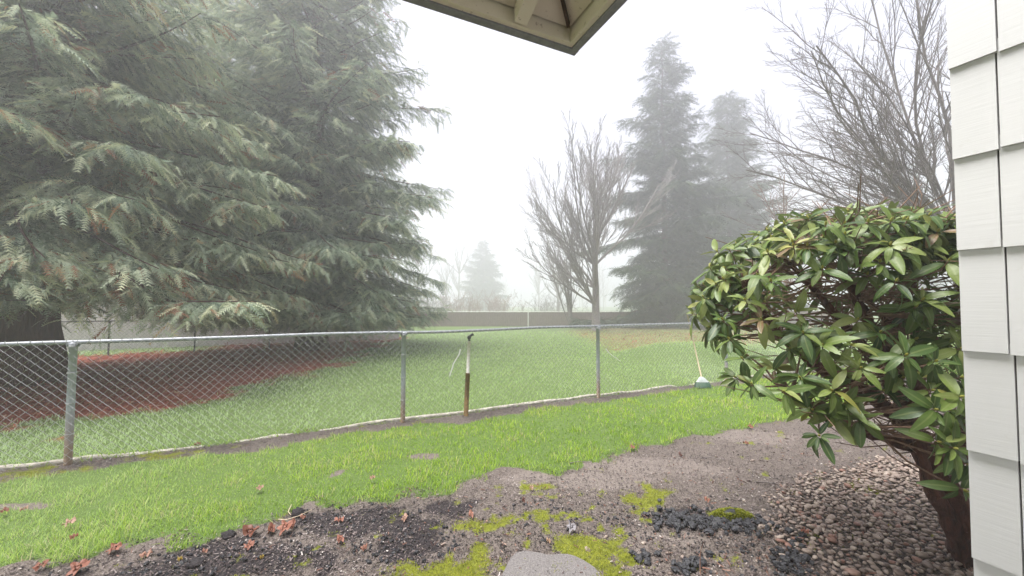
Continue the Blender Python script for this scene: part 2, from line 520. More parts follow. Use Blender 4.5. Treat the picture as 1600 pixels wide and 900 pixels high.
HAZE = .0112
hm = NT('fog_air')
vol = hm.n('ShaderNodeVolumePrincipled')
vol.inputs['Color'].default_value = (.98, .975, 1.0, 1)
vol.inputs['Density'].default_value = HAZE
vol.inputs['Anisotropy'].default_value = .50
hm.l(vol.outputs[0], hm.out.inputs['Volume'])
b = MB(); b.box((0, 55, 16), (400, 330, 40))
hz = b.build('haze', hm.m); tag(hz, kind='stuff')

# ------------------------------------------------------------------ ground sheet
def axis(lo, f0, f1, hi, fine, grow=1.12):
    mid = list(np.arange(f0, f1 + 1e-6, fine))
    a = []; s = fine; x = f0
    while x > lo: s *= grow; x -= s; a.append(max(x, lo))
    c = []; s = fine; x = f1
    while x < hi: s *= grow; x += s; c.append(min(x, hi))
    return np.array(a[::-1] + mid + c)


xs = axis(-190, -9, 8, 190, .05); ys = axis(-100, 1.2, 10, 205, .045, 1.06)
X, Y = np.meshgrid(xs, ys)
xf, yf = X.ravel(), Y.ravel()
dsd = dirt_sd(xf, yf)
dirt = sstep(-.03, .03, dsd)
strip = strip_val(xf, yf); bare = bare_val(xf, yf)
litt = litter_val(xf, yf) * (1 - dirt)
moss = moss_val(xf, yf) * np.maximum(np.maximum(dirt, strip), .0)
u_, v_ = fence_uv(xf, yf)
soilv = np.maximum(np.maximum(dirt, strip), bare)
darkb = np.zeros(xf.shape)
for (px, py), rx, ry in [((380, 870), 180, 30), ((560, 815), 130, 26), ((640, 850), 70, 26), ((1090, 805), 80, 18), ((260, 895), 140, 10), ((700, 790), 60, 14)]:
    cx, cy = G(px, py); x1, _ = G(px + rx, py); _, y1 = G(px, py - ry)
    darkb = np.maximum(darkb, np.exp(-((xf - cx) / abs(x1 - cx)) ** 2 - ((yf - cy) / abs(y1 - cy)) ** 2))
darkb = sstep(.3, .75, darkb + (fbm(xf * 7, yf * 7, 3) - .5) * .9) * dirt
darkb = np.maximum(darkb, sstep(-.1, .15, poly_sd(xf, yf, gravel_poly)) * .5)
tanb = np.zeros(xf.shape)
for (px, py), rx, ry in [((900, 745), 170, 16), ((1020, 725), 130, 16), ((1180, 680), 90, 14), ((1040, 835), 70, 14), ((990, 870), 40, 24)]:
    cx, cy = G(px, py); x1, _ = G(px + rx, py); _, y1 = G(px, py - ry)
    tanb = np.maximum(tanb, np.exp(-((xf - cx) / abs(x1 - cx)) ** 2 - ((yf - cy) / abs(y1 - cy)) ** 2))
tanb = np.maximum(sstep(.3, .8, tanb + (fbm(xf * 6, yf * 6, 3) - .5) * .6) * dirt, bare * .35)
tanb = np.maximum(tanb, strip * sstep(.5, .6, fbm(u_ * 1.1, u_ * 0 + 30, 2)) * .35)
darkb = np.maximum(darkb, strip * .42)
zf = gz(xf, yf) - .018 * dirt + dirt * (fbm(xf * 11, yf * 11, 3) - .5) * .03 * np.exp(-yf / 8)
# a low ridge of black crumbs along the turf edge
zf = zf + .03 * np.exp(-((dsd - .05) / .05) ** 2) * sstep(.45, .65, fbm(xf * 5, yf * 5, 2)) * (xf < 1)
nx, ny = len(xs), len(ys)
i = (np.arange(ny - 1)[:, None] * nx + np.arange(nx - 1)[None]).ravel()
b = MB(); b.add(np.stack([xf, yf, zf], 1), np.stack([i, i + 1, i + nx + 1, i + nx], 1))
go = b.build('ground', M['ground'], smooth=True)
for nm, arr in (('soil', soilv), ('litter', litt), ('moss', moss * .9), ('dark', darkb), ('tan', tanb)):
    at = go.data.attributes.new(nm, 'FLOAT', 'POINT'); at.data.foreach_set('value', arr.astype(np.float32))
tag(go, kind='structure')


def gzd(x, y):
    """ground height with the slightly lower soil bed"""
    d = sstep(-.03, .03, dirt_sd(x, y))
    return gz(x, y) - .018 * d


# ------------------------------------------------------------------ grass
def sample_wedge(n, d0, d1, p, spread=1.55, pad=1.0):
    a = 2 - p
    uu = rng.random(n)
    d = (d0 ** a + uu * (d1 ** a - d0 ** a)) ** (1 / a)
    x = (rng.random(n) * 2 - 1) * (spread * d + pad)
    return x, d


BLv = np.array([[0, -.5, 0], [0, .5, 0], [.5, -.38, .06], [.5, .38, .06], [1, 0, .22]])
BLf = [np.array([[0, 1, 3, 2]]), np.array([[2, 3, 4]])]


def blades(b, x, y, z, h, wd, lean, tint, hue):
    n = len(x); az = rng.random(n) * 2 * math.pi
    l = np.abs(rng.normal(lean, .22, n))
    D = np.stack([np.cos(az) * np.sin(l), np.sin(az) * np.sin(l), np.cos(l)], 1)
    N = np.stack([np.cos(az), np.sin(az), np.zeros(n)], 1)
    b.inst(BLv, BLf, np.stack([x, y, z], 1), D, N, np.stack([h, wd, h], 1), tint, hue)


b = MB()
x, y = sample_wedge(330000, 1.7, 11, 1.75)
u, v = fence_uv(x, y)
keep = (v < .05) & (dirt_sd(x, y) < .05 - .16 * rng.random(len(x)) ** 2) & (strip_val(x, y) < rng.random(len(x)) * .8 + .1) & (bare_val(x, y) * .85 < rng.random(len(x)))
x, y = x[keep], y[keep]
cl = sstep(.25, .75, fbm(x * 3.6, y * 3.6, 3)); cl2 = fbm(x * .8, y * .8, 2)
edge = sstep(-.25, .0, dirt_sd(x, y))
h = (.022 + .038 * rng.random(len(x))) * (.55 + .9 * cl) * (1 + .25 * edge) * np.maximum(1, y / 5) ** .5
wd = (.0028 + .0022 * rng.random(len(x))) * np.maximum(1, y / 3.2) ** .8
tint = np.clip(.28 + .5 * (cl2 - .2) + rng.normal(0, .24, len(x)) + .3 * (cl - .5) + (rng.random(len(x)) < .06) * .6, 0, 1)
hue = np.clip(.55 * sstep(-.5, -4.5, x) + rng.normal(-.05, .15, len(x)), 0, 1)
blades(b, x, y, gz(x, y) - .004, h, wd, .45, tint, hue)
tag(b.build('lawn_grass', M['grass']), kind='stuff')

b = MB()
x, y = sample_wedge(260000, 2.0, 34, 1.85)
u, v = fence_uv(x, y)
lv = litter_val(x, y)
keep = (v > .02) & (lv < rng.random(len(x)) * .9 + .04) & (y < 27)
x, y, v = x[keep], y[keep], v[keep]
cl = fbm(x * 2.0, y * 2.0, 3)
d = np.hypot(x, y)
h = (.025 + .04 * rng.random(len(x))) * (.6 + .8 * cl) * np.maximum(1, d / 6) ** .45 * (1 + 2.0 * np.exp(-v / .14) * sstep(.4, .7, fbm(x * 3, y * 3)))
wd = (.003 + .0025 * rng.random(len(x))) * np.maximum(1, d / 3.2) ** .85
tint = np.clip(.45 + .4 * (cl - .5) + rng.normal(0, .18, len(x)), 0, 1)
hue = np.clip(1.05 - .45 * sstep(-6, 2, x) + rng.normal(0, .12, len(x)), 0, 1) * sstep(.0, .35, v + .05)
blades(b, x, y, gz(x, y) - .004, h, wd, .55, tint, hue)
tag(b.build('meadow_grass', M['grass']), kind='stuff')

# ------------------------------------------------------------------ needle litter under the redwoods
CHv = np.array([[0, -.5, 0], [0, .5, 0], [1, .35, .03], [1, -.35, .03]]); CHf = [np.array([[0, 1, 2, 3]])]


def flakes(b, x, y, z, ln, wd, tint, tilt=.25):
    n = len(x); az = rng.random(n) * 6.283; ti = rng.normal(.05, tilt, n)
    D = np.stack([np.cos(az) * np.cos(ti), np.sin(az) * np.cos(ti), np.sin(ti)], 1)
    N = np.stack([rng.normal(0, .35, n), rng.normal(0, .35, n), np.ones(n)], 1)
    b.inst(CHv, CHf, np.stack([x, y, z], 1), D, N, np.stack([ln, wd, ln], 1), tint)


b = MB()
x, y = sample_wedge(90000, 4, 24, 1.7)
u, v = fence_uv(x, y)
keep = (v > .25) & (litter_val(x, y) > rng.random(len(x)) * .9 + .08)
x, y = x[keep], y[keep]; d = np.hypot(x, y)
flakes(b, x, y, gz(x, y) + .006 + .012 * rng.random(len(x)), (.05 + .09 * rng.random(len(x))) * np.maximum(1, d / 8), .007 * np.maximum(1, d / 6),
       np.clip(rng.normal(.5, .24, len(x)), 0, 1))
tag(b.build('needle_litter', M['needles']), kind='stuff')

# ------------------------------------------------------------------ bark mulch, moss, gravel
b = MB()
x, y = sample_wedge(200000, 1.7, 10, 1.9, 1.5, .6)
sdv = dirt_sd(x, y); st = strip_val(x, y)
keep = ((sdv > -.04) | (st > .4)) & (moss_val(x, y) < .6) & (poly_sd(x, y, gravel_poly) < .12)
x, y = x[keep], y[keep]
dk = fbm(x * 2.2, y * 2.2, 3)
flakes(b, x, y, gzd(x, y) + .004 + .014 * rng.random(len(x)), (.006 + .020 * rng.random(len(x)) ** 2.5), .003 + .007 * rng.random(len(x)),
       np.clip(.02 + .75 * dk + rng.normal(0, .26, len(x)), 0, 1), .35)
tag(b.build('bark_mulch', M['mulch']), kind='stuff')
b = MB()
x, y = sample_wedge(16000, 1.7, 9, 1.9, 1.5, .6)
kk = ((dirt_sd(x, y) > -.05) | (strip_val(x, y) > .4)) & (fbm(x * 3, y * 3, 2) > .3 + .35 * rng.random(len(x)))
x, y = x[kk], y[kk]; on = poly_sd(x, y, gravel_poly) > .05
flakes(b, x, y, gzd(x, y) + .008 + .014 * rng.random(len(x)) + on * .03, .012 + .035 * rng.random(len(x)) ** 2, .003 + .010 * rng.random(len(x)) ** 2,
       np.clip(rng.normal(.45, .26, len(x)), 0, 1), .35)
tag(b.build('leaf_crumbs', M['leafbits']), kind='stuff')

b = MB()
x, y = sample_wedge(340000, 1.9, 5.5, 1.9, 1.5, .3)
mv = moss_val(x, y)
keep = (mv > .25 + .5 * rng.random(len(x))) & ((dirt_sd(x, y) > 0) | (strip_val(x, y) > .5))
x, y, mv = x[keep], y[keep], mv[keep]
cush = fbm(x * 16, y * 16, 2)
blades(b, x, y, gzd(x, y) + .002 + .022 * mv * cush, .007 + .010 * rng.random(len(x)), np.full(len(x), .0035), .55,
       np.clip(.15 + .75 * cush + rng.normal(0, .18, len(x)), 0, 1), .5)
tag(b.build('moss_carpet', M['moss']), kind='stuff')


def blob(nu=9, nv=6):
    v = [[0, 0, 1.0]]
    for i in range(1, nv):
        a = math.pi * i / nv
        for j in range(nu):
            v.append([math.sin(a) * math.cos(2 * math.pi * j / nu), math.sin(a) * math.sin(2 * math.pi * j / nu), math.cos(a)])
    v.append([0, 0, -1.0])
    q = []; tr = []
    for j in range(nu): tr.append([0, 1 + j, 1 + (j + 1) % nu])
    for i in range(nv - 2):
        for j in range(nu):
            a, c = 1 + i * nu + j, 1 + i * nu + (j + 1) % nu
            q.append([a, a + nu, c + nu, c])
    L = 1 + (nv - 2) * nu
    for j in range(nu): tr.append([len(v) - 1, L + (j + 1) % nu, L + j])
    return np.array(v), [np.array(q), np.array(tr)]


BV, BF = blob()


def pebbles(b, x, y, z, r, tint, flat=.55, rough=.08):
    n = len(x)
    for k in range(6):
        s = np.arange(n) % 6 == k
        m = s.sum()
        if not m: continue
        tv = BV * (1 + rng.normal(0, rough, (len(BV), 1)))
        az = rng.random(m) * 6.283; ti = rng.normal(0, .22, m)
        D = np.stack([np.cos(az) * np.cos(ti), np.sin(az) * np.cos(ti), np.sin(ti)], 1)
        N = np.stack([rng.normal(0, .25, m), rng.normal(0, .25, m), np.ones(m)], 1)
        rr = r[s]
        b.inst(tv, BF, np.stack([x[s], y[s], z[s]], 1), D, N,
               np.stack([rr * (1 + .5 * rng.random(m)), rr * (.75 + .3 * rng.random(m)), rr * flat * (.8 + .5 * rng.random(m))], 1), tint[s])


def scatter(n, x0, x1, y0, y1, accept, dmin):
    """dart throwing on a grid"""
    cell = {}; out = []
    for _ in range(n):
        x = random.uniform(x0, x1); y = random.uniform(y0, y1)
        k = (int(x // dmin), int(y // dmin))
        if any((x - a) ** 2 + (y - c) ** 2 < dmin * dmin for i in (-1, 0, 1) for j in (-1, 0, 1) for a, c in cell.get((k[0] + i, k[1] + j), ())): continue
        cell.setdefault(k, []).append((x, y)); out.append((x, y))
    o = np.array(out)
    return o[accept(o[:, 0], o[:, 1])]


b = MB()
for dm, r0, lift, lo in ((.035, .0165, .007, 0), (.043, .0205, .019, .08)):
    pts = scatter(75000, .8, 4.9, 1.9, 4.6, lambda x, y: poly_sd(x, y, gravel_poly) + (fbm(x * 5, y * 5) - .5) * .35 > lo - .02, dm)
    x, y = pts[:, 0], pts[:, 1]
    r = r0 * (.45 + .6 * rng.random(len(x)) + .55 * (rng.random(len(x)) < .1))
    pebbles(b, x, y, gzd(x, y) + lift * (.7 + .5 * rng.random(len(x))), r, np.clip(rng.normal(.70, .18, len(x)), 0, .99))
# loose single pebbles round the edge of the bed
x, y = sample_wedge(2600, 2.0, 6.5, 1.5, 1.3, .2)
k = (dirt_sd(x, y) > .1) & (x > .5) & (fbm(x * 2, y * 2) > .45) & (rng.random(len(x)) < .5)
x, y = x[k], y[k]
pebbles(b, x, y, gzd(x, y) + .006, .007 + .012 * rng.random(len(x)) ** 2, np.clip(rng.normal(.45, .25, len(x)), 0, 1))
tag(b.build('river_gravel', M['pebble'], smooth=True), kind='stuff')

b = MB()
px_list = []
for (px, py), rx, ry, n in [((1060, 806), 38, 13, 62), ((1120, 815), 55, 14, 90), ((1175, 818), 34, 12, 30), ((1080, 880), 22, 16, 34), ((1010, 866), 26, 14, 12),
                            ((1245, 872), 34, 22, 46), ((1030, 800), 40, 10, 8), ((1210, 830), 30, 12, 10)]:
    for _ in range(n):
        px_list.append(G(px + random.gauss(0, rx * .55), py + random.gauss(0, ry * .55)))
pt = np.array(px_list)
r = .010 + .016 * rng.random(len(pt))
pebbles(b, pt[:, 0], pt[:, 1], gzd(pt[:, 0], pt[:, 1]) + .012 + .018 * rng.random(len(pt)), r, rng.random(len(pt)), .7, .14)
x, y = sample_wedge(26000, 1.8, 5.5, 1.9, 1.4, .3)
dv = np.zeros(len(x))
for (px, py), rx, ry in [((400, 865), 200, 28), ((560, 812), 140, 26), ((620, 850), 110, 30), ((880, 800), 120, 30), ((1010, 810), 60, 30), ((240, 895), 150, 10), ((1150, 860), 110, 26)]:
    cx, cy = G(px, py); x1, _ = G(px + rx, py); _, y1 = G(px, py - ry)
    dv = np.maximum(dv, np.exp(-((x - cx) / abs(x1 - cx)) ** 2 - ((y - cy) / abs(y1 - cy)) ** 2))
kk = (dv * fbm(x * 8, y * 8, 3) > .12 + .38 * rng.random(len(x))) & (dirt_sd(x, y) > -.02) & (moss_val(x, y) < .4)
x, y = x[kk], y[kk]
pebbles(b, x, y, gzd(x, y) + .004 + .006 * rng.random(len(x)), .003 + .011 * rng.random(len(x)) ** 3, rng.random(len(x)), .75, .2)
tag(b.build('dark_gravel', M['char'], smooth=False), kind='stuff')

# ------------------------------------------------------------------ small single things on the ground
def lump(name, px, py, size, mat, label, cat, seed, flat=.6, moss=False, group=None):
    r_ = np.random.default_rng(seed)
    gx, gy = G(px, py); z = gzs(gx, gy) - .02
    tv, tf = blob(18, 12)
    n = fbm(tv[:, 0] * 2.2 + seed, tv[:, 1] * 2.2 + tv[:, 2] * 1.7, 4)
    n2 = fbm(tv[:, 0] * 6 + seed, tv[:, 1] * 6 + tv[:, 2] * 5, 3)
    tv = tv * (.45 + .7 * n + .5 * n2)[:, None] * np.array(size)
    b = MB()
    for f in tf: b.add(tv, f) if f is tf[0] else b.t.append(f)
    o = b.build(name, mat, smooth=True, origin=(gx, gy, z + size[2] * .45), local=True)
    tag(o, label, cat, group)
    return o


lump('soil_clod', 466, 803, (.05, .04, .032), M['clod'], 'wet black soil clod at the turf edge beside curled dry grass stalks', 'soil clod', 3, group='black soil clods along the turf edge')
lump('soil_clod', 357, 838, (.045, .036, .028), M['clod'], 'black soil clod just left of the dark red leaves at the turf edge', 'soil clod', 8, group='black soil clods along the turf edge')
lump('soil_clod', 305, 880, (.05, .04, .02), M['clod'], 'wide flat black soil clod nearest the small yellow leaf', 'soil clod', 12, group='black soil clods along the turf edge')

mx, my = G(1143, 806)
mr = empty('mossy_rock', (mx, my, gzs(mx, my) - .02), 'long low rock capped with yellow green moss behind the dark stones', 'rock')
tv, tf = blob(20, 12)
sh = tv * np.array([.15, .07, .065]) * (.8 + .4 * fbm(tv[:, 0] * 3, tv[:, 1] * 3 + tv[:, 2], 3))[:, None]
b = MB(); b.add(sh + np.array(mr.location), tf[0]); b.t.append(tf[1]); b.build('rock', M['char'], mr, smooth=True)
b = MB()
n = 5200
th = rng.random(n) * 6.283; rr = np.sqrt(rng.random(n))
xx = mx + .165 * rr * np.cos(th); yy = my + .078 * rr * np.sin(th)
bumpy = .55 + .75 * fbm(xx * 22, yy * 22, 3)
zz = mr.location[2] - .004 + .066 * bumpy * np.sqrt(np.clip(1 - rr * rr * .96, 0, 1)) + .006 * rng.random(n)
blades(b, xx, yy, zz, .010 + .008 * rng.random(n), np.full(n, .005), .6, np.clip(rng.normal(.45, .25, n), 0, 1), .5)
b.build('moss', M['moss'], mr)

# paving slab, rounded corner shape
sx, sy = G(862, 915)
b = MB()
N_ = 40; ring = []
for k in range(N_):
    a = 2 * math.pi * k / N_
    rr = .30 / (abs(math.cos(a)) ** 3.2 + abs(math.sin(a)) ** 3.2) ** (1 / 3.2) * (1 + .07 * math.sin(3 * a + 1) + .04 * math.sin(7 * a) + .03 * random.random())
    ring.append((rr * math.cos(a) * .92, rr * math.sin(a)))
ring = np.array(ring)
lev = [(1, -.03), (1, .012), (.985, .022), (.6, .024), (.25, .025)]
v = np.concatenate([np.c_[ring * s_, np.full(N_, z_)] for s_, z_ in lev] + [np.array([[0, 0, .025]])])
f = [[r0 * N_ + k, r0 * N_ + (k + 1) % N_, (r0 + 1) * N_ + (k + 1) % N_, (r0 + 1) * N_ + k] for r0 in range(4) for k in range(N_)]
b.add(v, f); b.t.append(np.array([[4 * N_ + k, 4 * N_ + (k + 1) % N_, 5 * N_] for k in range(N_)]))
tag(b.build('stepping_stone', M['slab'], smooth=False, origin=(sx, sy, gzs(sx, sy) - .026), local=True), 'grey concrete stepping stone sunk among moss', 'paving stone')

# fallen leaves: a lobed outline, curled
def leaf(px, py, size, tint, label, curl=.25, lift=.03, shape='lobed', seed=0, cat='leaf'):
    r_ = random.Random(px * 7 + py)
    gx, gy = G(px, py)
    n = 30; v = [[0, 0, 0]]; rings = 3
    rot = r_.uniform(0, 6.28)
    for k in range(1, rings + 1):
        for j in range(n):
            a = 2 * math.pi * j / n
            if shape == 'lobed':
                rad = .55 + .45 * abs(math.cos(2.5 * a)) ** .8
            else:
                rad = .38 + .62 * abs(math.cos(a)) ** 1.5
            rad *= k / rings * size
            x_, y_ = rad * math.cos(a), rad * math.sin(a)
            z_ = curl * (x_ * x_ / size) * 1.6 - curl * .9 * (y_ * y_ / size) + r_.uniform(-.004, .004) + .01 * math.sin(5 * a) * k / rings
            v.append([x_, y_, z_])
    v = np.array(v); c_, s_ = math.cos(rot), math.sin(rot)
    v = np.c_[v[:, 0] * c_ - v[:, 1] * s_, v[:, 0] * s_ + v[:, 1] * c_, v[:, 2]]
    tx = r_.uniform(-.35, .35)
    v[:, 2] += v[:, 1] * (.25 + tx * .6); v[:, 2] -= v[:, 2].min()
    b = MB()
    b.add(v, [[1 + (k - 1) * n + j, 1 + (k - 1) * n + (j + 1) % n, 1 + k * n + (j + 1) % n, 1 + k * n + j] for k in range(1, rings) for j in range(n)], tint)
    b.t.append(np.array([[0, 1 + j, 1 + (j + 1) % n] for j in range(n)]))
    o = b.build('fallen_leaf', M['leaf'], smooth=True, origin=(gx, gy, float(gzd(np.array([gx]), np.array([gy]))[0]) + lift), local=True)
    tag(o, label, cat, 'fallen leaves on lawn and soil')


LV = [
    (108, 827, .060, .74, 'pale pinkish brown leaf lying on the grass above the small orange leaf', .2, .035, 'lobed'),
    (115, 850, .040, .42, 'small orange brown leaf lying on the grass below a pale pink leaf', .2, .035, 'oval'),
    (4, 806, .050, .3, 'brown leaf on the grass at the picture edge below the bare patch', .2, .035, 'lobed'),
    (37, 803, .035, .76, 'whitish dry leaf on the grass just below the long bare patch', .1, .035, 'oval'),
    (178, 863, .065, .40, 'pinkish red leaf at the turf edge above the tan flat leaf', .3, .02, 'lobed'),
    (228, 868, .055, .66, 'flat tan leaf on soil between pinkish red leaf and yellow leaf', .1, .01, 'oval'),
    (64, 889, .060, .36, 'red brown leaf at the turf edge in the bottom corner of the lawn', .25, .015, 'oval'),
    (122, 893, .085, .34, 'large curled red brown leaf on soil at the bottom edge', .35, .012, 'lobed'),
    (281, 877, .026, .92, 'small yellow leaf on black soil', .3, .012, 'oval'),
    (409, 873, .020, .90, 'tiny golden leaf on soil below the red leaf heap', .3, .012, 'oval'),
    (320, 866, .030, .58, 'small orange tan leaf just above the yellow leaf', .25, .012, 'oval'),
    (392, 836, .095, .22, 'dark red folded leaf leaning on the turf edge', .6, .01, 'oval'),
    (424, 832, .070, .25, 'dark red leaf tucked under the turf between two larger red leaves', .5, .01, 'oval'),
    (445, 834, .085, .46, 'bright pinkish red lobed leaf, topmost of the red leaf heap', .35, .02, 'lobed'),
    (456, 827, .055, .28, 'dark red upright leaf standing against the turf behind the pinkish red one', .6, .02, 'oval'),
    (388, 856, .055, .52, 'salmon leaf scrap lying flat below the dark red folded leaf', .1, .008, 'lobed'),
    (473, 812, .045, .55, 'orange tan leaf under the dry stalks beside the black clod', .4, .015, 'oval'),
    (530, 815, .055, .50, 'thin pinkish leaf on black soil near the turf edge', .15, .012, 'oval'),
    (532, 846, .055, .48, 'narrow red pink leaf lying on dark mulch', .3, .012, 'oval'),
    (568, 858, .040, .56, 'small curled salmon leaf upright on dark mulch', .5, .012, 'oval'),
    (581, 757, .045, .68, 'pink leaf on the grass above the black soil edge', .2, .04, 'lobed'),
    (405, 771, .050, .70, 'dry tan leaf sunk in the lawn between two bare spots', .1, .03, 'lobed'),
    (632, 813, .055, .72, 'pale pink leaf lying flat on grey mulch', .12, .012, 'oval'),
    (736, 807, .055, .55, 'curled pink tan leaf beside the moss patch', .4, .012, 'oval'),
    (818, 783, .040, .08, 'dark brown curled leaf on grey mulch above the moss', .5, .012, 'oval'),
    (830, 762, .035, .74, 'pale dry leaf on tan soil below the turf tip', .15, .012, 'lobed'),
    (893, 828, .060, .99, 'blue grey crumpled leaf on moss above the stepping stone', .45, .012, 'lobed'),
    (857, 845, .035, .78, 'small cream leaf scrap on moss', .1, .012, 'oval'),
    (988, 704, .050, .45, 'orange brown leaf at the tip of the turf edge', .35, .02, 'lobed'),
    (1063, 711, .045, .07, 'dark brown narrow leaf on tan soil', .3, .012, 'oval'),
    (1165, 694, .050, .36, 'red brown curled leaf on soil below the lawn', .35, .012, 'lobed'),
    (1172, 669, .060, .40, 'orange red leaf where lawn meets soil under the shrub', .35, .02, 'lobed'),
    (1105, 783, .040, .55, 'upright pinkish brown leaf beside the mossy rock', .6, .02, 'oval'),
    (1258, 838, .045, .44, 'orange leaf on the pebbles near the dark stones', .3, .04, 'oval'),
    (308, 695, .050, .30, 'dark red leaf on the bare strip by the fence edging', .35, .015, 'lobed'),
    (276, 611, .07, .78, 'whitish leaf lying on the red needle litter', .25, .02, 'oval'),
]
for px, py, s, ti, lab, cu, li, shp in LV:
    leaf(px, py, s * .62, ti, lab, cu * .6, li, shp)

# dry stalks and twigs
def twig(px, py, pts, r, mat, label, cat='twig', name='twig'):
    gx, gy = G(px, py); z = float(gzd(np.array([gx]), np.array([gy]))[0])
    b = MB(); b.tube(np.array(pts), np.linspace(r, r * .5, len(pts)), 5)
    tag(b.build(name, mat, smooth=True, origin=(gx, gy, z), local=True), label, cat)


twig(462, 812, [(-.12, -.02, .02), (-.04, -.05, .035), (.03, -.02, .045), (.09, .06, .05)], .004, M['handle'], 'pale bent dry stalk lying across a black soil clod', 'twig')
twig(452, 806, [(-.03, .08, .05), (-.01, .0, .04), (.03, -.03, .03)], .0035, M['handle'], 'short pale dry stalk crossing the longer bent stalk', 'twig')
twig(1094, 890, [(0, 0, 0), (.005, .01, .07), (.012, .01, .14), (.03, .01, .19)], .003, M['russetbark'], 'thin red seedling stem standing upright by the dark stones', 'seedling', 'seedling')
twig(1115, 715, [(-.12, .03, .012), (0, 0, .02), (.1, -.03, .012)], .006, M['twigbark'], 'dark stick lying on tan soil below the lawn', 'twig')
twig(905, 724, [(-.1, .0, .012), (0, .03, .02), (.12, .02, .012)], .005, M['twigbark'], 'short dark stick at the curved turf edge', 'twig')
twig(1200, 752, [(-.1, .02, .015), (0, .0, .02), (.1, -.02, .015)], .007, M['twigbark'], 'short dark stick on grey mulch behind the pebbles', 'twig')

# ------------------------------------------------------------------ chain link fence
FH = 1.235
def FP(u, v=0.0, z=0.0):
    p = P1 + FE * u + FN * v
    return np.array([p[0], p[1], gzs(p[0], p[1]) + z])


def chain_fence(name, u0, posts, u1, zt, FPf, label, mats, pitch=.085, wire=.0016, post_r=.032, kw=3, rail=True):
    c = FPf(posts[0])
    root = empty(name, c, label, 'fence')
    pm, rm, wm = mats
    for k, u in enumerate(posts):
        b = MB(); p = FPf(u)
        b.tube([p + (0, 0, -.05), p + (0, 0, zt * .5), p + (0, 0, zt - .03)], post_r, 12)
        po = b.build('post', pm, root, smooth=True)
        b = MB(); b.lathe(p + (0, 0, zt - .05), [(post_r + .004, 0), (post_r + .005, .03), (post_r * .9, .048), (0.0, .055)], 12)
        b.tube([p + np.r_[-FN * .0, 0] + (0, 0, zt - .02) + np.r_[FE * s_, 0] for s_ in (-.045, .045)], .028, 10)
        b.build('rail_cap', rm, po, smooth=True)
        for zz in (.25, .5, .75, .97):
            b = MB(); b.tube([p + np.r_[FE * math.cos(a) + FN * math.sin(a), 0] * (post_r + .006) + (0, 0, zt * zz) for a in np.linspace(0, 2 * math.pi, 10)], .0035, 4, cap=False)
            b.build('wire_tie', wm, po)
    b = MB(); us = np.arange(u0, u1 + .01, .8)
    b.tube([FPf(u) + (0, 0, zt + .004 * math.sin(u * 1.3)) for u in us], .0215, 10); b.build('top_rail', rm, root, smooth=True)
    b = MB(); nrow = int(round(zt / (pitch / 2)))
    hw = pitch / 2
    n = int((u1 - u0) / hw)
    off = np.r_[-FN, 0]
    for i in range(n):
        ua = u0 + i * hw
        pts = []
        for j in range(nrow + 1):
            side = (i + j) % 2
            u = ua + side * hw
            z = .025 + j * (zt - .02) / nrow
            p = FPf(u); wob = .009 * math.sin(u * 2.3 + z * 4) + .004 * math.sin(u * 9)
            pts.append(p + off * (post_r + .004 + (.003 if side else -.003) + wob) + (0, 0, z))
        b.tube(pts, wire, kw, cap=False)
        if (i + nrow) % 2: continue
        # twisted knuckle above the rail
        p = FPf(ua) + off * (post_r - .004)
        b.tube([p + (0, 0, zt), p + (0, 0, zt + .028)], wire * 1.5, 3)
    b.build('wire_mesh', wm, root)
    # tie wires round the rail
    for u in np.arange(u0 + .3, u1, .62) if rail else ():
        p = FPf(u) + (0, 0, zt)
        b = MB(); b.tube([p + off * (.025 * math.cos(a)) + (0, 0, .025 * math.sin(a)) for a in np.linspace(0, 2 * math.pi, 9)], .0028, 4, cap=False)
        b.build('rail_tie', wm, root)
    return root


fence = chain_fence('chain_link_fence', -3.4, [-SPAN, 0, SPAN, 2 * SPAN, 3 * SPAN, 4 * SPAN], 4.6 * SPAN, FH, FP,
                    'galvanized chain link fence with top rail crossing the lawn', (M['post'], M['galv'], M['wire']), wire=.0024)

# edging along the fence foot
b = MB()
us = np.arange(-4.0, 13.0, .06); vv = []
for q in us:
    wv = .010 * math.sin(q * 2.2) + .004 * math.sin(q * 9.1)
    cov = fbm(np.array([q * .9]), np.array([4.0]))[0]
    hz_ = min((cov - .30) * .30, .0) + .004 * math.sin(q * 7)
    for s_, z_ in [(-.022, -.07), (-.022, .022), (-.014, .034), (.030, .038), (.045, .026), (.045, -.07)]:
        vv.append(FP(q, s_ + .075 + wv + random.uniform(-.004, .004), z_ + hz_ + random.uniform(-.004, .004)))
k = len(us)
ff = [[i * 6 + j, i * 6 + j + 1, (i + 1) * 6 + j + 1, (i + 1) * 6 + j] for i in range(k - 1) for j in range(5)]
b.add(np.array(vv), ff)
tag(b.build('concrete_edging', M['concrete']), 'pale dirty concrete edging strip along the foot of the chain link fence', 'edging')

# white and rusty standpipe
bx, by = G(728, 648)
root = empty('standpipe', (bx, by, gzs(bx, by)), 'leaning pipe, white above and rusty below, with a black cap at the fence', 'pipe')
p0 = np.array(root.location); top = W(733.5, 524, by + .02)
d = top - p0
b = MB(); b.tube([p0 - d * .03, p0 + d * .27, p0 + d * .53], .034, 12); b.build('rusty_sleeve', M['rust'], root, smooth=True)
b = MB(); b.tube([p0 + d * .45, p0 + d * .72, p0 + d * .93], .024, 12); b.build('white_pipe', M['peel'], root, smooth=True)
b = MB(); b.lathe(p0 + d * .925, [(.0, 0), (.018, 0), (.018, .035), (.028, .04), (.03, .07), (.012, .085), (0, .088)], 10)
e3 = np.r_[FE, 0]
b.tube([p0 + d * .985, p0 + d * .995 + e3 * .03 + (0, 0, .01), p0 + d + e3 * .06 + (0, 0, .012)], [.017, .02, .02], 8)
b.build('black_cap', M['black'], root, smooth=True)

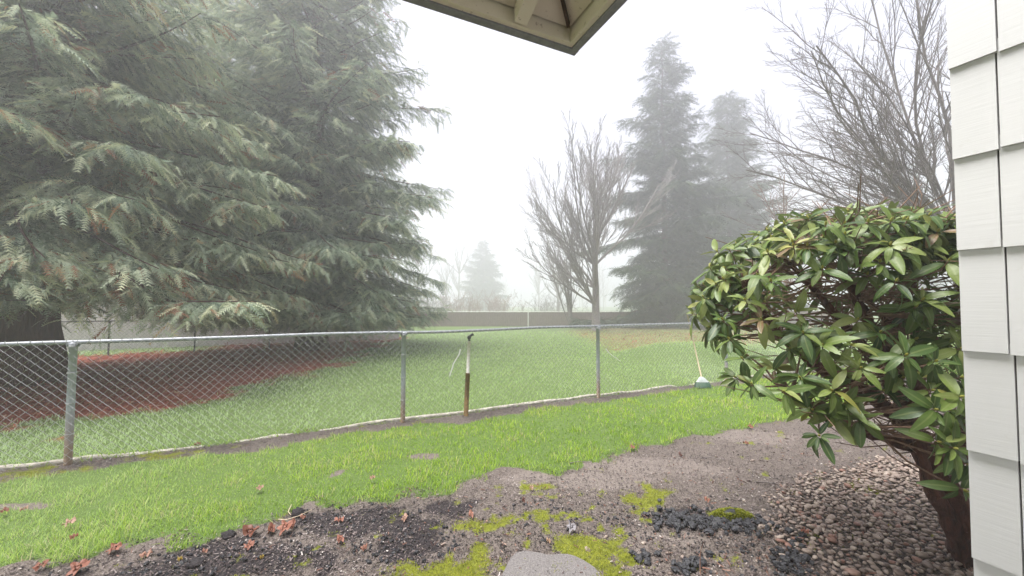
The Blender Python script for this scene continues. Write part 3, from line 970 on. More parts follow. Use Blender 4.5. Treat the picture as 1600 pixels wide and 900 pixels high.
def strip_thing(pts, label):
    p = np.array(pts); b = MB()
    c0 = p[0].copy()
    off = np.r_[FE, 0] * .011; th = np.r_[FN, 0] * .002
    v = np.concatenate([[q - off, q + off, q + off + th, q - off + th] for q in p])
    k = len(p)
    f = [[i * 4 + j, i * 4 + (j + 1) % 4, (i + 1) * 4 + (j + 1) % 4, (i + 1) * 4 + j] for i in range(k - 1) for j in range(4)] + [[3, 2, 1, 0], [4 * k - 4, 4 * k - 3, 4 * k - 2, 4 * k - 1]]
    b.add(v, f)
    tag(b.build('plastic_strip', M['plastic'], origin=c0), label, 'plastic strip', 'white strips caught in the fence')


def on_fence(px, py):
    k = (px - 800) / F
    # intersect the view direction with the fence line
    A = np.array([[FE[0], -k], [FE[1], -1.0]]); u_, dep = np.linalg.solve(A, -P1)
    p = W(px, py, dep); return p - np.r_[FN, 0] * .047


strip_thing([on_fence(*q) for q in [(718, 545), (716, 553), (711, 561), (707, 568), (705, 575), (701, 587)]], 'curved white plastic strip caught in the fence beside the standpipe')
strip_thing([on_fence(*q) for q in [(944, 544), (949, 551), (957, 557), (967, 564)]], 'short slanting white plastic strip in the fence right of a post')

# broom leaning on the fence
hx, hy = G(1100, 607)
root = empty('garden_broom', (hx, hy, gzs(hx, hy)), 'broom with pale wooden handle and green bristle head leaning on the fence', 'broom')
p0 = np.array(root.location); tp = W(1074, 492, hy + .38); nk = p0 + (tp - p0) * .07
d = (tp - p0) / np.linalg.norm(tp - p0)
b = MB(); b.tube([p0 + (tp - p0) * .06, p0 + (tp - p0) * .5, tp], .013, 8); b.build('handle', M['handle'], root, smooth=True)
e3 = np.r_[1.0, 0, 0]
b = MB()
n = 9; vv = []
lev = [(.22, .02, .012), (.205, .05, .022), (.16, .085, .03), (.13, .115, .034), (.12, .125, .034)]
for zz, wx, wy in lev:
    for a in np.linspace(0, 2 * math.pi, 16, endpoint=False):
        cs, sn = math.cos(a), math.sin(a)
        vv.append(p0 + (tp - p0) * (zz / 1.45) + np.array([wx * np.sign(cs) * abs(cs) ** .6, wy * np.sign(sn) * abs(sn) ** .6, 0]))
ff = [[i * 16 + j, i * 16 + (j + 1) % 16, (i + 1) * 16 + (j + 1) % 16, (i + 1) * 16 + j] for i in range(4) for j in range(16)]
b.add(np.array(vv), ff); b.build('head_cap', M['greybroom'], root, smooth=True)
n = 1500
a = rng.random(n) * 2 - 1; c_ = rng.random(n) * 2 - 1
P = p0[None] + (tp - p0)[None] * (.125 / 1.45) + np.stack([a * .115, c_ * .03, np.zeros(n)], 1)
D = np.stack([a * .3 + rng.normal(0, .05, n), c_ * .3, -np.ones(n)], 1)
b = MB(); b.inst(BLv * np.array([1, 1, .1]), BLf, P, D, np.tile([0., 1, 0], (n, 1)), np.stack([.115 + .02 * rng.random(n), np.full(n, .005), np.full(n, .1)], 1), np.clip(.5 + .35 * -a + rng.normal(0, .2, n), 0, 1))
b.build('bristles', M['bristle'], root)

# ------------------------------------------------------------------ far fences
def line_fn(a, bpt):
    a = np.array(a, float); bpt = np.array(bpt, float); e = (bpt - a) / np.linalg.norm(bpt - a)
    def fn(u, v=0.0, z=0.0):
        p = a + e * u
        return np.array([p[0], p[1], gzs(p[0], p[1]) + z])
    return fn, np.linalg.norm(bpt - a)


A2 = np.array([-15.2, 13.0]) - FE * 9
fn2, L2 = line_fn(A2, A2 + FE * 15.5)
chain_fence('dark_chain_link_fence', 0, [.6 + 2.4 * k for k in range(7)], 15.2, 1.22, fn2, 'low dark chain link fence behind the redwood trunk', (M['darkmetal'],) * 3, pitch=.12, wire=.0025, post_r=.028, rail=False)


def board_fence(name, a, bpt, h, mat, label, bw=.14, posts=None, pm=None, rail=False):
    fn, L = line_fn(a, bpt); e = (np.array(bpt) - np.array(a)) / L; ang = math.atan2(e[1], e[0])
    root = empty(name, fn(0), label, 'fence')
    b = MB(); k = 0; u = 0
    while u < L:
        hh = h + random.uniform(-.012, .012)
        p = fn(u); b.box(p + (0, 0, hh / 2 - .05 + random.uniform(-.005, .005)), (bw - .006, .022 + random.uniform(0, .004), hh + .1), ang, random.random()); u += bw
    b.build('board_panel', mat, root)
    b = MB()
    nrm = np.array([-e[1], e[0], 0])
    for zz in (.3, h - .3):
        b = MB(); b.tube([fn(q) + nrm * .045 + (0, 0, zz) for q in np.linspace(0, L, 24)], .035, 4)
        b.build('back_rail', mat, root)
    for q in posts or []:
        b = MB(); p = fn(q) - nrm * .06; b.box(p + (0, 0, h / 2), (.09, .07, h - .02), ang); b.build('post', pm, root)
    if rail:
        b = MB(); b.tube([fn(q) + (0, 0, h + .04) for q in np.linspace(0, L, 24)], .03, 6); b.build('top_rail', pm, root)
    return root


B2 = A2 + FN * 3.0
board_fence('board_fence', B2, B2 + FE * 20.5, 1.95, M['board'], 'tall pale grey board fence behind the dark chain link fence')
board_fence('slat_fence', (-14, 33), (30, 33), 1.22, M['brownpanel'], 'low brown slat fence with thin white posts across the far lawn', .16,
            posts=[6.02, 15.38, 24.7, 34.0], pm=M['whitepost'], rail=True)

# ------------------------------------------------------------------ conifers
def sprig_tpl(pairs, nl, nw, seed, droop=.25):
    r_ = np.random.default_rng(seed); v = []; tr = []
    for k in range(pairs):
        a = (k + .5) / pairs
        for sgn in (-1, 1):
            ln = nl * (1 - .55 * a ** 2) * r_.uniform(.75, 1.15)
            ang = r_.uniform(.55, .95)
            z0 = -droop * a * a
            i = len(v)
            v += [[a - nw, 0, z0], [a + nw, 0, z0], [a + ln * math.cos(ang), sgn * ln * math.sin(ang), z0 - .12 * ln + r_.normal(0, .05) * ln]]
            tr.append([i, i + 1, i + 2])
    i = len(v); v += [[0, -.012, 0], [0, .012, 0], [1.05, 0, -droop]]; tr.append([i, i + 1, i + 2])
    return np.array(v), [np.array(tr)]


def conifer(name, base, H, prof, nlimb, label, trunk_r, z_low, seed, mat, sprig=.24, dens=1.0, droop=.5, pairs=8, bark='redbark', group=None,
            needle=(.30, .035), face=None, up_top=.25, irregular=.3, cat='tree', tmean=.45, zpow=1.12, zmin=.45):
    r_ = np.random.default_rng(seed)
    bx_, by_ = base; bz = gzs(bx_, by_)
    root = empty(name, (bx_, by_, bz), label, cat, group)
    o0 = np.array([bx_, by_, bz])
    b = MB()
    zs = np.linspace(-.15, H, 16)
    rr = trunk_r * (1 - zs / H * .97).clip(.02, 1) * (1 + .55 * np.exp(-np.clip(zs, 0, 9) / .35))
    b.tube([o0 + (.04 * math.sin(z * .9), .04 * math.cos(z * .7), z) for z in zs], rr, 14)
    b.build('trunk', M[bark], root, smooth=True)
    lb = MB(); P = []; D = []; N = []; L = []; T = []
    for i in range(nlimb):
        q = (i + .5) / nlimb
        z = z_low + (H - z_low) * (q ** zpow) * .985
        az = i * 2.39996 + r_.normal(0, .35)
        dirv = np.array([math.cos(az), math.sin(az), 0])
        ln = prof(z / H) * r_.uniform(1 - irregular, 1 + irregular * .45)
        if ln < .12: ln = .12
        rise = -.05 + up_top * q * 1.6 + r_.normal(0, .08)
        dr = droop * (1 - .8 * q) / max(prof(.25), .5)
        tt = np.linspace(0, 1, 9)
        rad = tt * ln
        hz_ = z + rise * rad - dr * rad * rad * .55 + (dr * .75 * ln) * np.clip(tt - .65, 0, 1) ** 2 * ln
        side = np.array([-dirv[1], dirv[0], 0]); sw = r_.normal(0, .12) * ln
        path = o0 + dirv * rad[:, None] + side * (sw * tt ** 2)[:, None] + np.array([0, 0, 1.0]) * hz_[:, None]
        path[:, 2] = np.maximum(path[:, 2], bz + zmin + .35 * r_.random())
        lr = (.010 + .008 * ln) * trunk_r / .45
        lb.tube(path, np.linspace(lr, lr * .15, 9), 5, cap=False)
        if face is not None:       # limbs that point away from the viewer carry less
            f_ = dirv @ face
            dn = dens * (1 if f_ > -.25 else .55)
        else: dn = dens
        nb = max(3, int(ln / (.125 / dn)))
        for s in range(nb):
            a = .07 + .93 * (s + r_.random()) / nb
            k = a * 8; k0 = min(int(k), 7); p = path[k0] + (path[k0 + 1] - path[k0]) * (k - k0)
            tan = path[k0 + 1] - path[k0]; tan /= np.linalg.norm(tan) + 1e-9
            sg = 1 if s % 2 else -1
            bl = (.22 + .34 * ln * (1 - a * .75) * r_.uniform(.5, 1.1)) * (1 if a < .9 else .8)
            bl = min(bl, 1.5)
            bd = tan * r_.uniform(.5, .95) + side * sg * r_.uniform(.5, 1.0) + np.array([0, 0, r_.normal(-.08, .16)])
            bd /= np.linalg.norm(bd)
            ns = max(2, int(bl / (sprig * .27)))
            w = (np.arange(ns) + r_.random(ns)) / ns
            pp = p + bd * (w * bl)[:, None]; pp[:, 2] -= .45 * (w * bl) ** 2 * droop
            s2 = np.cross(bd, [0, 0, 1]); s2 /= np.linalg.norm(s2) + 1e-9
            sgn = np.where(np.arange(ns) % 2, 1, -1)
            dd = bd * r_.uniform(.5, 1.0, ns)[:, None] + s2 * (sgn * r_.uniform(.2, .95, ns))[:, None] + np.array([0, 0, 1]) * (r_.normal(-.22, .25, ns) - .3 * droop)[:, None]
            nn_ = np.array([0, 0, 1.0]) + r_.normal(0, .45, (ns, 3))
            P.append(pp); D.append(dd); N.append(nn_)
            L.append(sprig * r_.uniform(.5, 1.5, ns))
            T.append(np.clip(tmean + .42 * (w - .45) + r_.normal(0, .17, ns) + (.35 if r_.random() < .035 else 0) + .15 * (a - .5), 0, 1))  # sprays paler towards their tips, lit ends put into the tint
    lb.build('limbs', M[bark], root)
    P = np.concatenate(P); D = np.concatenate(D); N = np.concatenate(N); L = np.concatenate(L); T = np.concatenate(T)
    cb = MB()
    for k in range(4):
        tv, tf = sprig_tpl(pairs, needle[0], needle[1], seed * 10 + k)
        s = np.arange(len(P)) % 4 == k
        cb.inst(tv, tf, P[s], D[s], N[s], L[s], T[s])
    cb.build('crown', mat, root)
    return len(P)


def prof_redwood(R0, top=.9):
    def f(q):
        return R0 * (.80 + .2 * sstep(0, .12, q)) * np.clip(1 - q, 0, 1) ** top + .15
    return f


cnt = []
D1 = 8.3
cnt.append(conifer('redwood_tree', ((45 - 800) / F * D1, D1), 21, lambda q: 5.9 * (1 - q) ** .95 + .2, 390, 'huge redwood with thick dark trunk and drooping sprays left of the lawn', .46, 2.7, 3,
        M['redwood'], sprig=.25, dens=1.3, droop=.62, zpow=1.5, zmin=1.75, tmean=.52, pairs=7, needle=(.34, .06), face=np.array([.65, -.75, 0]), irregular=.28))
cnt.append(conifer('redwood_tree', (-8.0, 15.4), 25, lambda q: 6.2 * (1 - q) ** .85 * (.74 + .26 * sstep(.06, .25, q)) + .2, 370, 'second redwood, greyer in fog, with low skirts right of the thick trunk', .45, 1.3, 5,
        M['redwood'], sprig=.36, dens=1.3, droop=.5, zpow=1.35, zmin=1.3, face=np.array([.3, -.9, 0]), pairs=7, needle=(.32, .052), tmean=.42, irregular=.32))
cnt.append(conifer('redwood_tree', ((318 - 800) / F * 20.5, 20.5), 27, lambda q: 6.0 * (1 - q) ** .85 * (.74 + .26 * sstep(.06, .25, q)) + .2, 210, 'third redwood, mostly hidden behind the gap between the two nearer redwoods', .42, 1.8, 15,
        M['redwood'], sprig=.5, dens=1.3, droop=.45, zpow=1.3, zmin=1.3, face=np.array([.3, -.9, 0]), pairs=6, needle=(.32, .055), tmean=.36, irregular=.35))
cnt.append(conifer('conifer_tree', ((1040 - 800) / F * 33, 33), 25.6, lambda q: 6.9 * (1 - q) ** .82 * (.7 + .3 * np.sin(q * 25) ** 2) + .1, 250, 'tall hazy conifer with pointed top beside the bare tree', .34, 1.0, 8,
        M['conifer'], sprig=.7, dens=1.75, droop=.3, pairs=6, needle=(.34, .05), irregular=.75, face=np.array([-.3, -.9, 0])))
cnt.append(conifer('conifer_tree', ((1142 - 800) / F * 41, 41), 25.2, lambda q: 7.2 * (1 - q) ** .8 + .1, 240, 'fainter conifer just behind the tall pointed one', .34, 1.0, 9,
        M['conifer'], sprig=.8, dens=1.7, droop=.3, pairs=6, needle=(.34, .05), irregular=.65, face=np.array([-.3, -.9, 0])))
cnt.append(conifer('conifer_tree', ((755 - 800) / F * 110, 110), 20, lambda q: 8.6 * (1 - q) ** .95 + .1, 80, 'small faint fir alone in the fog beyond the slat fence', .25, .6, 10,
        M['conifer'], sprig=1.2, dens=1.8, droop=.1, pairs=5, needle=(.4, .06), irregular=.4, up_top=.3))
cnt.append(conifer('conifer_tree', ((1425 - 800) / F * 62, 62), 25, lambda q: 8.5 * (1 - q) ** .8 + .1, 80, 'pale foggy conifer showing through the large bare tree', .3, 1, 11,
        M['conifer'], sprig=.95, dens=.8, droop=.3, pairs=5, needle=(.36, .06), irregular=.4))
print('sprigs', cnt, file=open('/tmp/sprigs.txt', 'w'))

# ------------------------------------------------------------------ bare trees
def grow(b, p, d, ln, r, lvl, rs, up=.12, spread=.6, kids=(5, 4, 3), sides=(7, 5, 4, 3), gnarl=.12, frac=.6, start=.2, minr=.004):
    n = max(4, int(ln / .35) + 3) if lvl == 0 else 5
    n = min(n, 9)
    pts = [p]; dirs = [d]
    for i in range(n - 1):
        d = d + np.array([rs.normal(0, gnarl), rs.normal(0, gnarl), rs.normal(0, gnarl) + up])
        d = d / np.linalg.norm(d)
        pts.append(pts[-1] + d * (ln / (n - 1))); dirs.append(d)
    rad = np.maximum(np.linspace(r, r * .35, n), minr)
    b.tube(pts, rad, sides[min(lvl, len(sides) - 1)], cap=False)
    if lvl >= len(kids): return
    k = kids[lvl]
    for j in range(k):
        a = start + (1 - start) * (j + rs.random() * .9) / k
        x = a * (n - 1); i0 = min(int(x), n - 2)
        q = pts[i0] + (pts[i0 + 1] - pts[i0]) * (x - i0)
        dd = dirs[i0]
        perp = np.cross(dd, rs.normal(0, 1, 3)); perp /= np.linalg.norm(perp) + 1e-9
        nd = dd * math.cos(spread) + perp * math.sin(spread) * rs.uniform(.6, 1.25); nd /= np.linalg.norm(nd)
        grow(b, q, nd, ln * frac * rs.uniform(.6, 1.15) * (1 - .4 * a), max(rad[i0] * .6, minr), lvl + 1, rs, up, spread, kids, sides, gnarl, frac, start, minr)


def bare_tree(name, base, label, trunk, limbs, bark, seed, twig=None, cat='tree', group=None, **kw):
    """trunk: list of (dx,dy,z,r); limbs: list of (start index, direction, length, radius)"""
    rs = np.random.default_rng(seed)
    bz = gzs(*base); root = empty(name, (base[0], base[1], bz), label, cat, group); o0 = np.array(root.location)
    b = MB(); tp = [o0 + np.array(t_[:3]) for t_ in trunk]
    b.tube(tp, [t_[3] for t_ in trunk], 10); b.build('trunk', M[bark], root, smooth=True)
    b = MB()
    for i, d, ln, r in limbs:
        d = np.array(d, float); d /= np.linalg.norm(d)
        grow(b, tp[i] if i >= 0 else tp[-1], d, ln, r, 0, rs, **kw)
    b.build('branches', M[twig or bark], root)


rs = np.random.default_rng(21)
D5 = 27.0
limbs = []
for k in range(20):
    az = rs.uniform(0, 6.28); el = rs.uniform(.6, 1.35)
    i_ = int(rs.integers(1, 6)); limbs.append((i_, (math.cos(az) * math.cos(el), math.sin(az) * math.cos(el), math.sin(el)), rs.uniform(7.2, 9.2) * (1, 1.05, 1.02, .9, .68, .5)[i_], rs.uniform(.06, .10)))
for k in range(14):
    az = rs.uniform(2.0, 4.3); el = rs.uniform(.3, .95)
    limbs.append((rs.integers(1, 4), (math.cos(az) * math.cos(el), math.sin(az) * math.cos(el), math.sin(el)), rs.uniform(4.4, 6.6), rs.uniform(.05, .08)))
bare_tree('bare_tree', ((931 - 800) / F * D5, D5), 'leafless tree with upswept branches in front of the tall conifer',
          [(0, 0, -.1, .32), (-.02, 0, 1.8, .25), (0, 0, 3.0, .23), (-.05, 0, 4.6, .20), (0, 0, 6.6, .16), (.05, 0, 8.8, .11), (0, 0, 10.6, .06)],
          limbs, 'twigbark', 4, up=.10, spread=.42, kids=(9, 8, 5), frac=.48, gnarl=.08, minr=.0075)
# its slighter neighbour with several stems
rs = np.random.default_rng(22)
limbs = [(0, (rs.uniform(-.45, .35), rs.uniform(-.2, .2), 1), rs.uniform(5, 8), rs.uniform(.06, .10)) for _ in range(7)]
bare_tree('bare_tree', ((893 - 800) / F * 31, 31), 'thin many stemmed leafless tree left of the upswept one', [(0, 0, -.1, .12), (0, 0, .25, .11)], limbs, 'twigbark', 6,
          up=.08, spread=.45, kids=(6, 4), frac=.5, gnarl=.07, minr=.010)

# large bare tree on the right
D6 = 9.6
bxr, byr = (1520 - 800) / F * D6, D6
limbs = []
def toward(px, py, dep): return W(px, py, dep)
fork = np.array([bxr - .25, byr, 3.0])
L6 = [((1170, 262), 8.6, .085), ((1195, 305), 9.8, .07), ((1185, 170), 10.4, .08), ((1225, 95), 8.4, .09), ((1285, 35), 9.6, .09), ((1340, -40), 10.8, .09), ((1410, -110), 8.6, .1),
      ((1240, 325), 10.5, .06), ((1270, 230), 7.9, .06), ((1330, 130), 11.0, .07), ((1420, 40), 7.8, .07), ((1300, 340), 8.2, .05), ((1205, 215), 8.0, .07), ((1250, 150), 10.2, .07),
      ((1215, 285), 9.2, .06), ((1300, 200), 9.6, .06), ((1380, 110), 10.3, .06), ((1350, 275), 8.6, .05), ((1185, 130), 9.0, .07), ((1210, 330), 8.8, .05), ((1260, 290), 8.0, .05), ((1230, 250), 10.0, .06), ((1290, 310), 9.4, .05), ((1180, 215), 9.6, .06), ((1320, 240), 8.2, .05), ((1600, -120), 10, .11), ((1720, 60), 9.5, .1)]
for (q, dep, r) in L6:
    tgt = toward(q[0], q[1], dep); v_ = tgt - fork
    ln = np.linalg.norm(v_)
    v_ = v_ / ln; v_[2] += .04
    limbs.append((3 if v_[2] > .5 else 2, v_, ln * .95, r * .47))
bare_tree('bare_tree', (bxr, byr), 'large spreading leafless tree behind the shrub and white wall',
          [(0, 0, -.1, .34), (-.03, 0, 1.2, .27), (-.12, 0, 2.6, .25), (-.25, 0, 3.2, .20)], limbs, 'greybark', 31, twig='twigbark',
          up=.012, spread=.50, kids=(13, 9, 5), frac=.40, gnarl=.085, minr=.0029, start=.15)
# russet tree further back
rs = np.random.default_rng(40)
limbs = [(rs.integers(1, 4), (rs.normal(0, .8), rs.normal(0, .6), rs.uniform(.4, 1.2)), rs.uniform(2.5, 4), .05) for _ in range(14)]
bare_tree('bare_tree', ((1228 - 800) / F * 23, 23), 'russet twigged leafless tree between the fainter conifer and large bare tree', [(0, 0, -.1, .18), (0, 0, 2, .14), (.05, 0, 4, .12), (0, 0, 6, .08)], limbs, 'twigbark', 41,
          twig='russetbark', up=.05, spread=.6, kids=(8, 6, 3), frac=.45, gnarl=.1, minr=.006)
# faint far bare trees
FT = [(717, 95, 15.5, 'thin faint bare tree left of the lone fir in fog'), (652, 80, 16, 'faint bare tree at the tip of the redwood skirt'), (697, 100, 11.5, 'small faint bare tree between the two foggy bare ones'),
      (842, 110, 14, 'very faint bare tree right of the lone fir'), (872, 60, 8.5, 'faint low bare tree behind the many stemmed tree')]
for k, (px, dep, hh, lab) in enumerate(FT):
    rs = np.random.default_rng(50 + k)
    limbs = [(rs.integers(1, 3), (rs.normal(0, .5), rs.normal(0, .4), 1.0), rs.uniform(.35, .55) * hh, .12) for _ in range(9)]
    bare_tree('bare_tree', ((px - 800) / F * dep, dep), lab, [(0, 0, -.1, .26), (0, 0, hh * .3, .2), (.05, 0, hh * .6, .15), (0, 0, hh * .8, .08)], limbs, 'twigbark', 60 + k,
              up=.08, spread=.5, kids=(6, 4), frac=.5, gnarl=.08, minr=.022)


def thicket(px, dep, wdt, hgt, label, bark, seed, n=60):
    rs = np.random.default_rng(seed); bx_, by_ = (px - 800) / F * dep, dep
    root_z = gzs(bx_, by_); b = MB()
    for _ in range(n):
        p = np.array([bx_ + rs.normal(0, wdt * .4), by_ + rs.normal(0, .8), root_z - .05])
        grow(b, p, np.array([rs.normal(0, .35), rs.normal(0, .35), 1.0]), hgt * rs.uniform(.5, 1.1), .02, 0, rs, up=.02, spread=.6, kids=(6, 3), frac=.5, gnarl=.15, minr=.009, start=.2)
    tag(b.build('thicket', M[bark], origin=(bx_, by_, root_z)), label, 'shrub', 'leafless shrubs beyond the slat fence')


thicket(715, 52, 4.0, 3.3, 'reddish leafless shrub beyond the slat fence left of its middle', 'russetbark', 70)
thicket(775, 55, 4.0, 3.3, 'reddish leafless shrub below the lone foggy fir', 'russetbark', 71)
thicket(670, 50, 3.6, 3.4, 'brown leafless shrub beside the redwood skirt beyond the slat fence', 'twigbark', 72)
thicket(860, 54, 4.6, 3.0, 'brown leafless shrub under the many stemmed bare tree', 'twigbark', 73)

# far wood dissolving in the fog
b = MB(); rs = np.random.default_rng(80)
for k in range(60):
    yy = rs.uniform(130, 185); xx = rs.uniform(-150, 150)
    grow(b, np.array([xx, yy, gzs(xx, yy) - .2]), np.array([0, 0, 1.0]), rs.uniform(10, 20), .25, 0, rs, up=.05, spread=.6, kids=(12, 4), frac=.4, gnarl=.05, minr=.03, start=.15)
tag(b.build('distant_wood', M['twigbark']), kind='stuff')

# ------------------------------------------------------------------ rhododendron
rb = np.array(G(1513, 866)); rz = gzs(*rb)
rh = empty('rhododendron_bush', (rb[0], rb[1], rz - .02), 'broad glossy leaved evergreen rhododendron on a leaning red trunk beside the white wall', 'shrub')
def PW(px, py, dep): return W(px, py, dep)
b = MB()
def limbtube(pts, r0, r1, k=10):
    p = np.array(pts); n = len(p)
    # densify with a smooth curve
    tt = np.linspace(0, n - 1, (n - 1) * 5 + 1); out = []
    for q in tt:
        i = min(int(q), n - 2); f = q - i
        a0, a1, a2, a3 = p[max(i - 1, 0)], p[i], p[i + 1], p[min(i + 2, n - 1)]
        out.append(.5 * ((2 * a1) + (-a0 + a2) * f + (2 * a0 - 5 * a1 + 4 * a2 - a3) * f * f + (-a0 + 3 * a1 - 3 * a2 + a3) * f ** 3))
    out = np.array(out); out[1:-1] += rng.normal(0, r1 * .18, out[1:-1].shape)
    rr = np.linspace(r0, r1, len(out)) * (1 + .10 * np.sin(np.arange(len(out)) * 1.9) + rng.normal(0, .04, len(out)))
    b.tube(out, rr, k)
    return out


base3 = np.array([rb[0], rb[1], rz - .05])
stems = []
t1 = limbtube([base3, PW(1494, 800, 2.46), PW(1462, 735, 2.5), PW(1420, 660, 2.55), PW(1395, 575, 2.6), PW(1385, 480, 2.7)], .092, .03)
t10 = limbtube([base3 + (-.07, -.06, 0), PW(1474, 800, 2.40), PW(1440, 715, 2.43), PW(1425, 640, 2.5), PW(1440, 560, 2.6)], .05, .022)
t2 = limbtube([t1[9], PW(1500, 690, 2.55), PW(1525, 600, 2.6), PW(1530, 480, 2.7)], .07, .03)
t3 = limbtube([t1[14], PW(1350, 610, 2.6), PW(1280, 575, 2.6), PW(1215, 520, 2.6), PW(1165, 450, 2.65)], .05, .015)
t4 = limbtube([t1[12], PW(1400, 690, 2.5), PW(1340, 672, 2.45), PW(1290, 650, 2.4), PW(1240, 620, 2.35)], .04, .012)
t5 = limbtube([t1[17], PW(1330, 520, 2.75), PW(1270, 450, 2.85), PW(1220, 400, 2.9)], .04, .012)
t6 = limbtube([t1[22], PW(1430, 430, 2.75), PW(1450, 380, 2.8)], .035, .012)
t7 = limbtube([t1[20], PW(1340, 470, 2.5), PW(1320, 420, 2.45), PW(1310, 370, 2.45)], .035, .010)
t8 = limbtube([t1[15], PW(1440, 600, 2.9), PW(1400, 520, 3.1), PW(1330, 440, 3.2)], .04, .012)
t9 = limbtube([t2[8], PW(1560, 560, 2.9), PW(1580, 460, 3.0)], .035, .012)
t11 = limbtube([t2[13], PW(1505, 420, 2.6), PW(1480, 385, 2.5), PW(1440, 362, 2.4)], .03, .010)
t12 = limbtube([t6[4], PW(1410, 380, 2.6), PW(1380, 355, 2.55)], .024, .010)
t13 = limbtube([t2[11], PW(1500, 440, 2.9), PW(1470, 385, 3.0), PW(1430, 365, 3.1)], .03, .010)
skel = np.concatenate([t11, t12, t13, t1[8:], t2[4:], t3, t4, t5, t6, t7, t8, t9])
for i_, v_ in enumerate(b.v):
    if len(v_) > 1:
        nz = fbm(v_[:, 0] * 26 + v_[:, 1] * 9, v_[:, 2] * 14 + v_[:, 1] * 20, 3) - .5
        b.v[i_] = v_ + np.stack([nz, nz * .6, nz * .2], 1) * .085
b.build('trunk', M['rhodobark'], rh, smooth=True)

# whorl centres
wc, wa = [], []
C0 = PW(1335, 470, 2.75); RX, RY, RZ = 1.08, .78, .62
k = 0
while k < 250:
    v_ = rng.normal(0, 1, 3); v_ /= np.linalg.norm(v_)
    if v_[2] < -.42: continue
    if v_[1] > .25 and rng.random() < .5: continue
    p = C0 + v_ * np.array([RX, RY, RZ]) * rng.uniform(.86, 1.04)
    px = 800 + F * p[0] / p[1]; py = HOR - F * (p[2] - EYE) / p[1]
    if v_[1] < .1 and 1200 < px < 1480 and 385 < py < 500 and rng.random() < .88: continue
    if v_[1] < .2 and py > 500 and px > 1180 and rng.random() < .45: continue
    wc.append(p); wa.append(v_ * np.array([.8, .8, .7]) + np.array([0, 0, .55])); k += 1
H = [(1165, 470, 2.35), (1190, 500, 2.3), (1255, 520, 2.2), (1285, 540, 2.15), (1330, 540, 2.1), (1345, 575, 2.05), (1390, 560, 2.1), (1400, 440, 2.05), (1430, 480, 2.1),
     (1160, 560, 2.3), (1175, 600, 2.25), (1225, 612, 2.15), (1250, 590, 2.2), (1300, 610, 2.1), (1320, 630, 2.15), (1345, 655, 2.1), (1300, 650, 2.2), (1410, 590, 2.1),
     (1460, 565, 2.0), (1455, 610, 2.0), (1480, 640, 1.95), (1465, 690, 1.95), (1490, 700, 1.9), (1500, 590, 2.0), (1430, 530, 2.2), (1470, 520, 2.2),
     (1120, 445, 2.6), (1100, 465, 2.7), (1130, 500, 2.5), (1110, 420, 2.7), (1205, 440, 2.2), (1285, 420, 2.15), (1200, 395, 2.3), (1240, 385, 2.25), (1140, 530, 2.4),
     (1495, 420, 2.2), (1500, 460, 2.2), (1480, 380, 2.3), (1495, 350, 2.4), (1355, 430, 2.3), (1320, 585, 2.2), (1270, 640, 2.2), (1235, 545, 2.3), (1380, 610, 2.2), (1415, 555, 2.0),
     (1150, 590, 2.5), (1210, 575, 2.4), (1340, 500, 2.25), (1375, 520, 2.15), (1500, 530, 2.1), (1495, 660, 2.1), (1510, 725, 2.0), (1505, 765, 1.95), (1460, 640, 1.95), (1500, 620, 1.9), (1515, 680, 1.9), (1280, 680, 2.15)]
H += [(rng.uniform(1215, 1490), rng.uniform(335, 385), rng.uniform(2.15, 3.0)) for _ in range(46)]
H += [(rng.uniform(1385, 1505), rng.uniform(332, 405), rng.uniform(2.1, 2.7)) for _ in range(34)]
H += [(rng.uniform(1420, 1500), rng.uniform(380, 520), rng.uniform(2.1, 2.5)) for _ in range(14)]
for h_ in H:
    p = PW(*h_); wc.append(p)
    o_ = p - (C0 + np.array([0, 0, -.25])); o_ /= np.linalg.norm(o_)
    wa.append(o_ * .75 + np.array([0, -.25, .55]))
wc = np.array(wc); wa = np.array(wa); wa /= np.linalg.norm(wa, axis=1)[:, None]
nH = len(H)

# leaf template: strip of 9 x 3 points, folded along the rib and arched
def leaf_tpl(arch, fold, wid, wav, seed):
    r_ = np.random.default_rng(seed)
    v = []; h_ = []
    n = 9
    for i in range(n):
        a = i / (n - 1)
        wv = wid * max(math.sin(math.pi * min(1, .06 + .94 * a) ** 1.0), 0) ** .62 if a > .1 else .03
        if a > .985: wv = .02
        z = -arch * a ** 1.7
        xx = a * (1 - .25 * arch * a)
        for s_ in (-1, 0, 1):
            v.append([xx, s_ * wv, z + abs(s_) * fold * wv + (wav * math.sin(a * 9 + s_) * wv if s_ else 0)])
            h_.append(abs(s_))
    f = [[i * 3 + j, i * 3 + j + 1, (i + 1) * 3 + j + 1, (i + 1) * 3 + j] for i in range(n - 1) for j in range(2)]
    return np.array(v), [np.array(f)], np.array(h_, float)


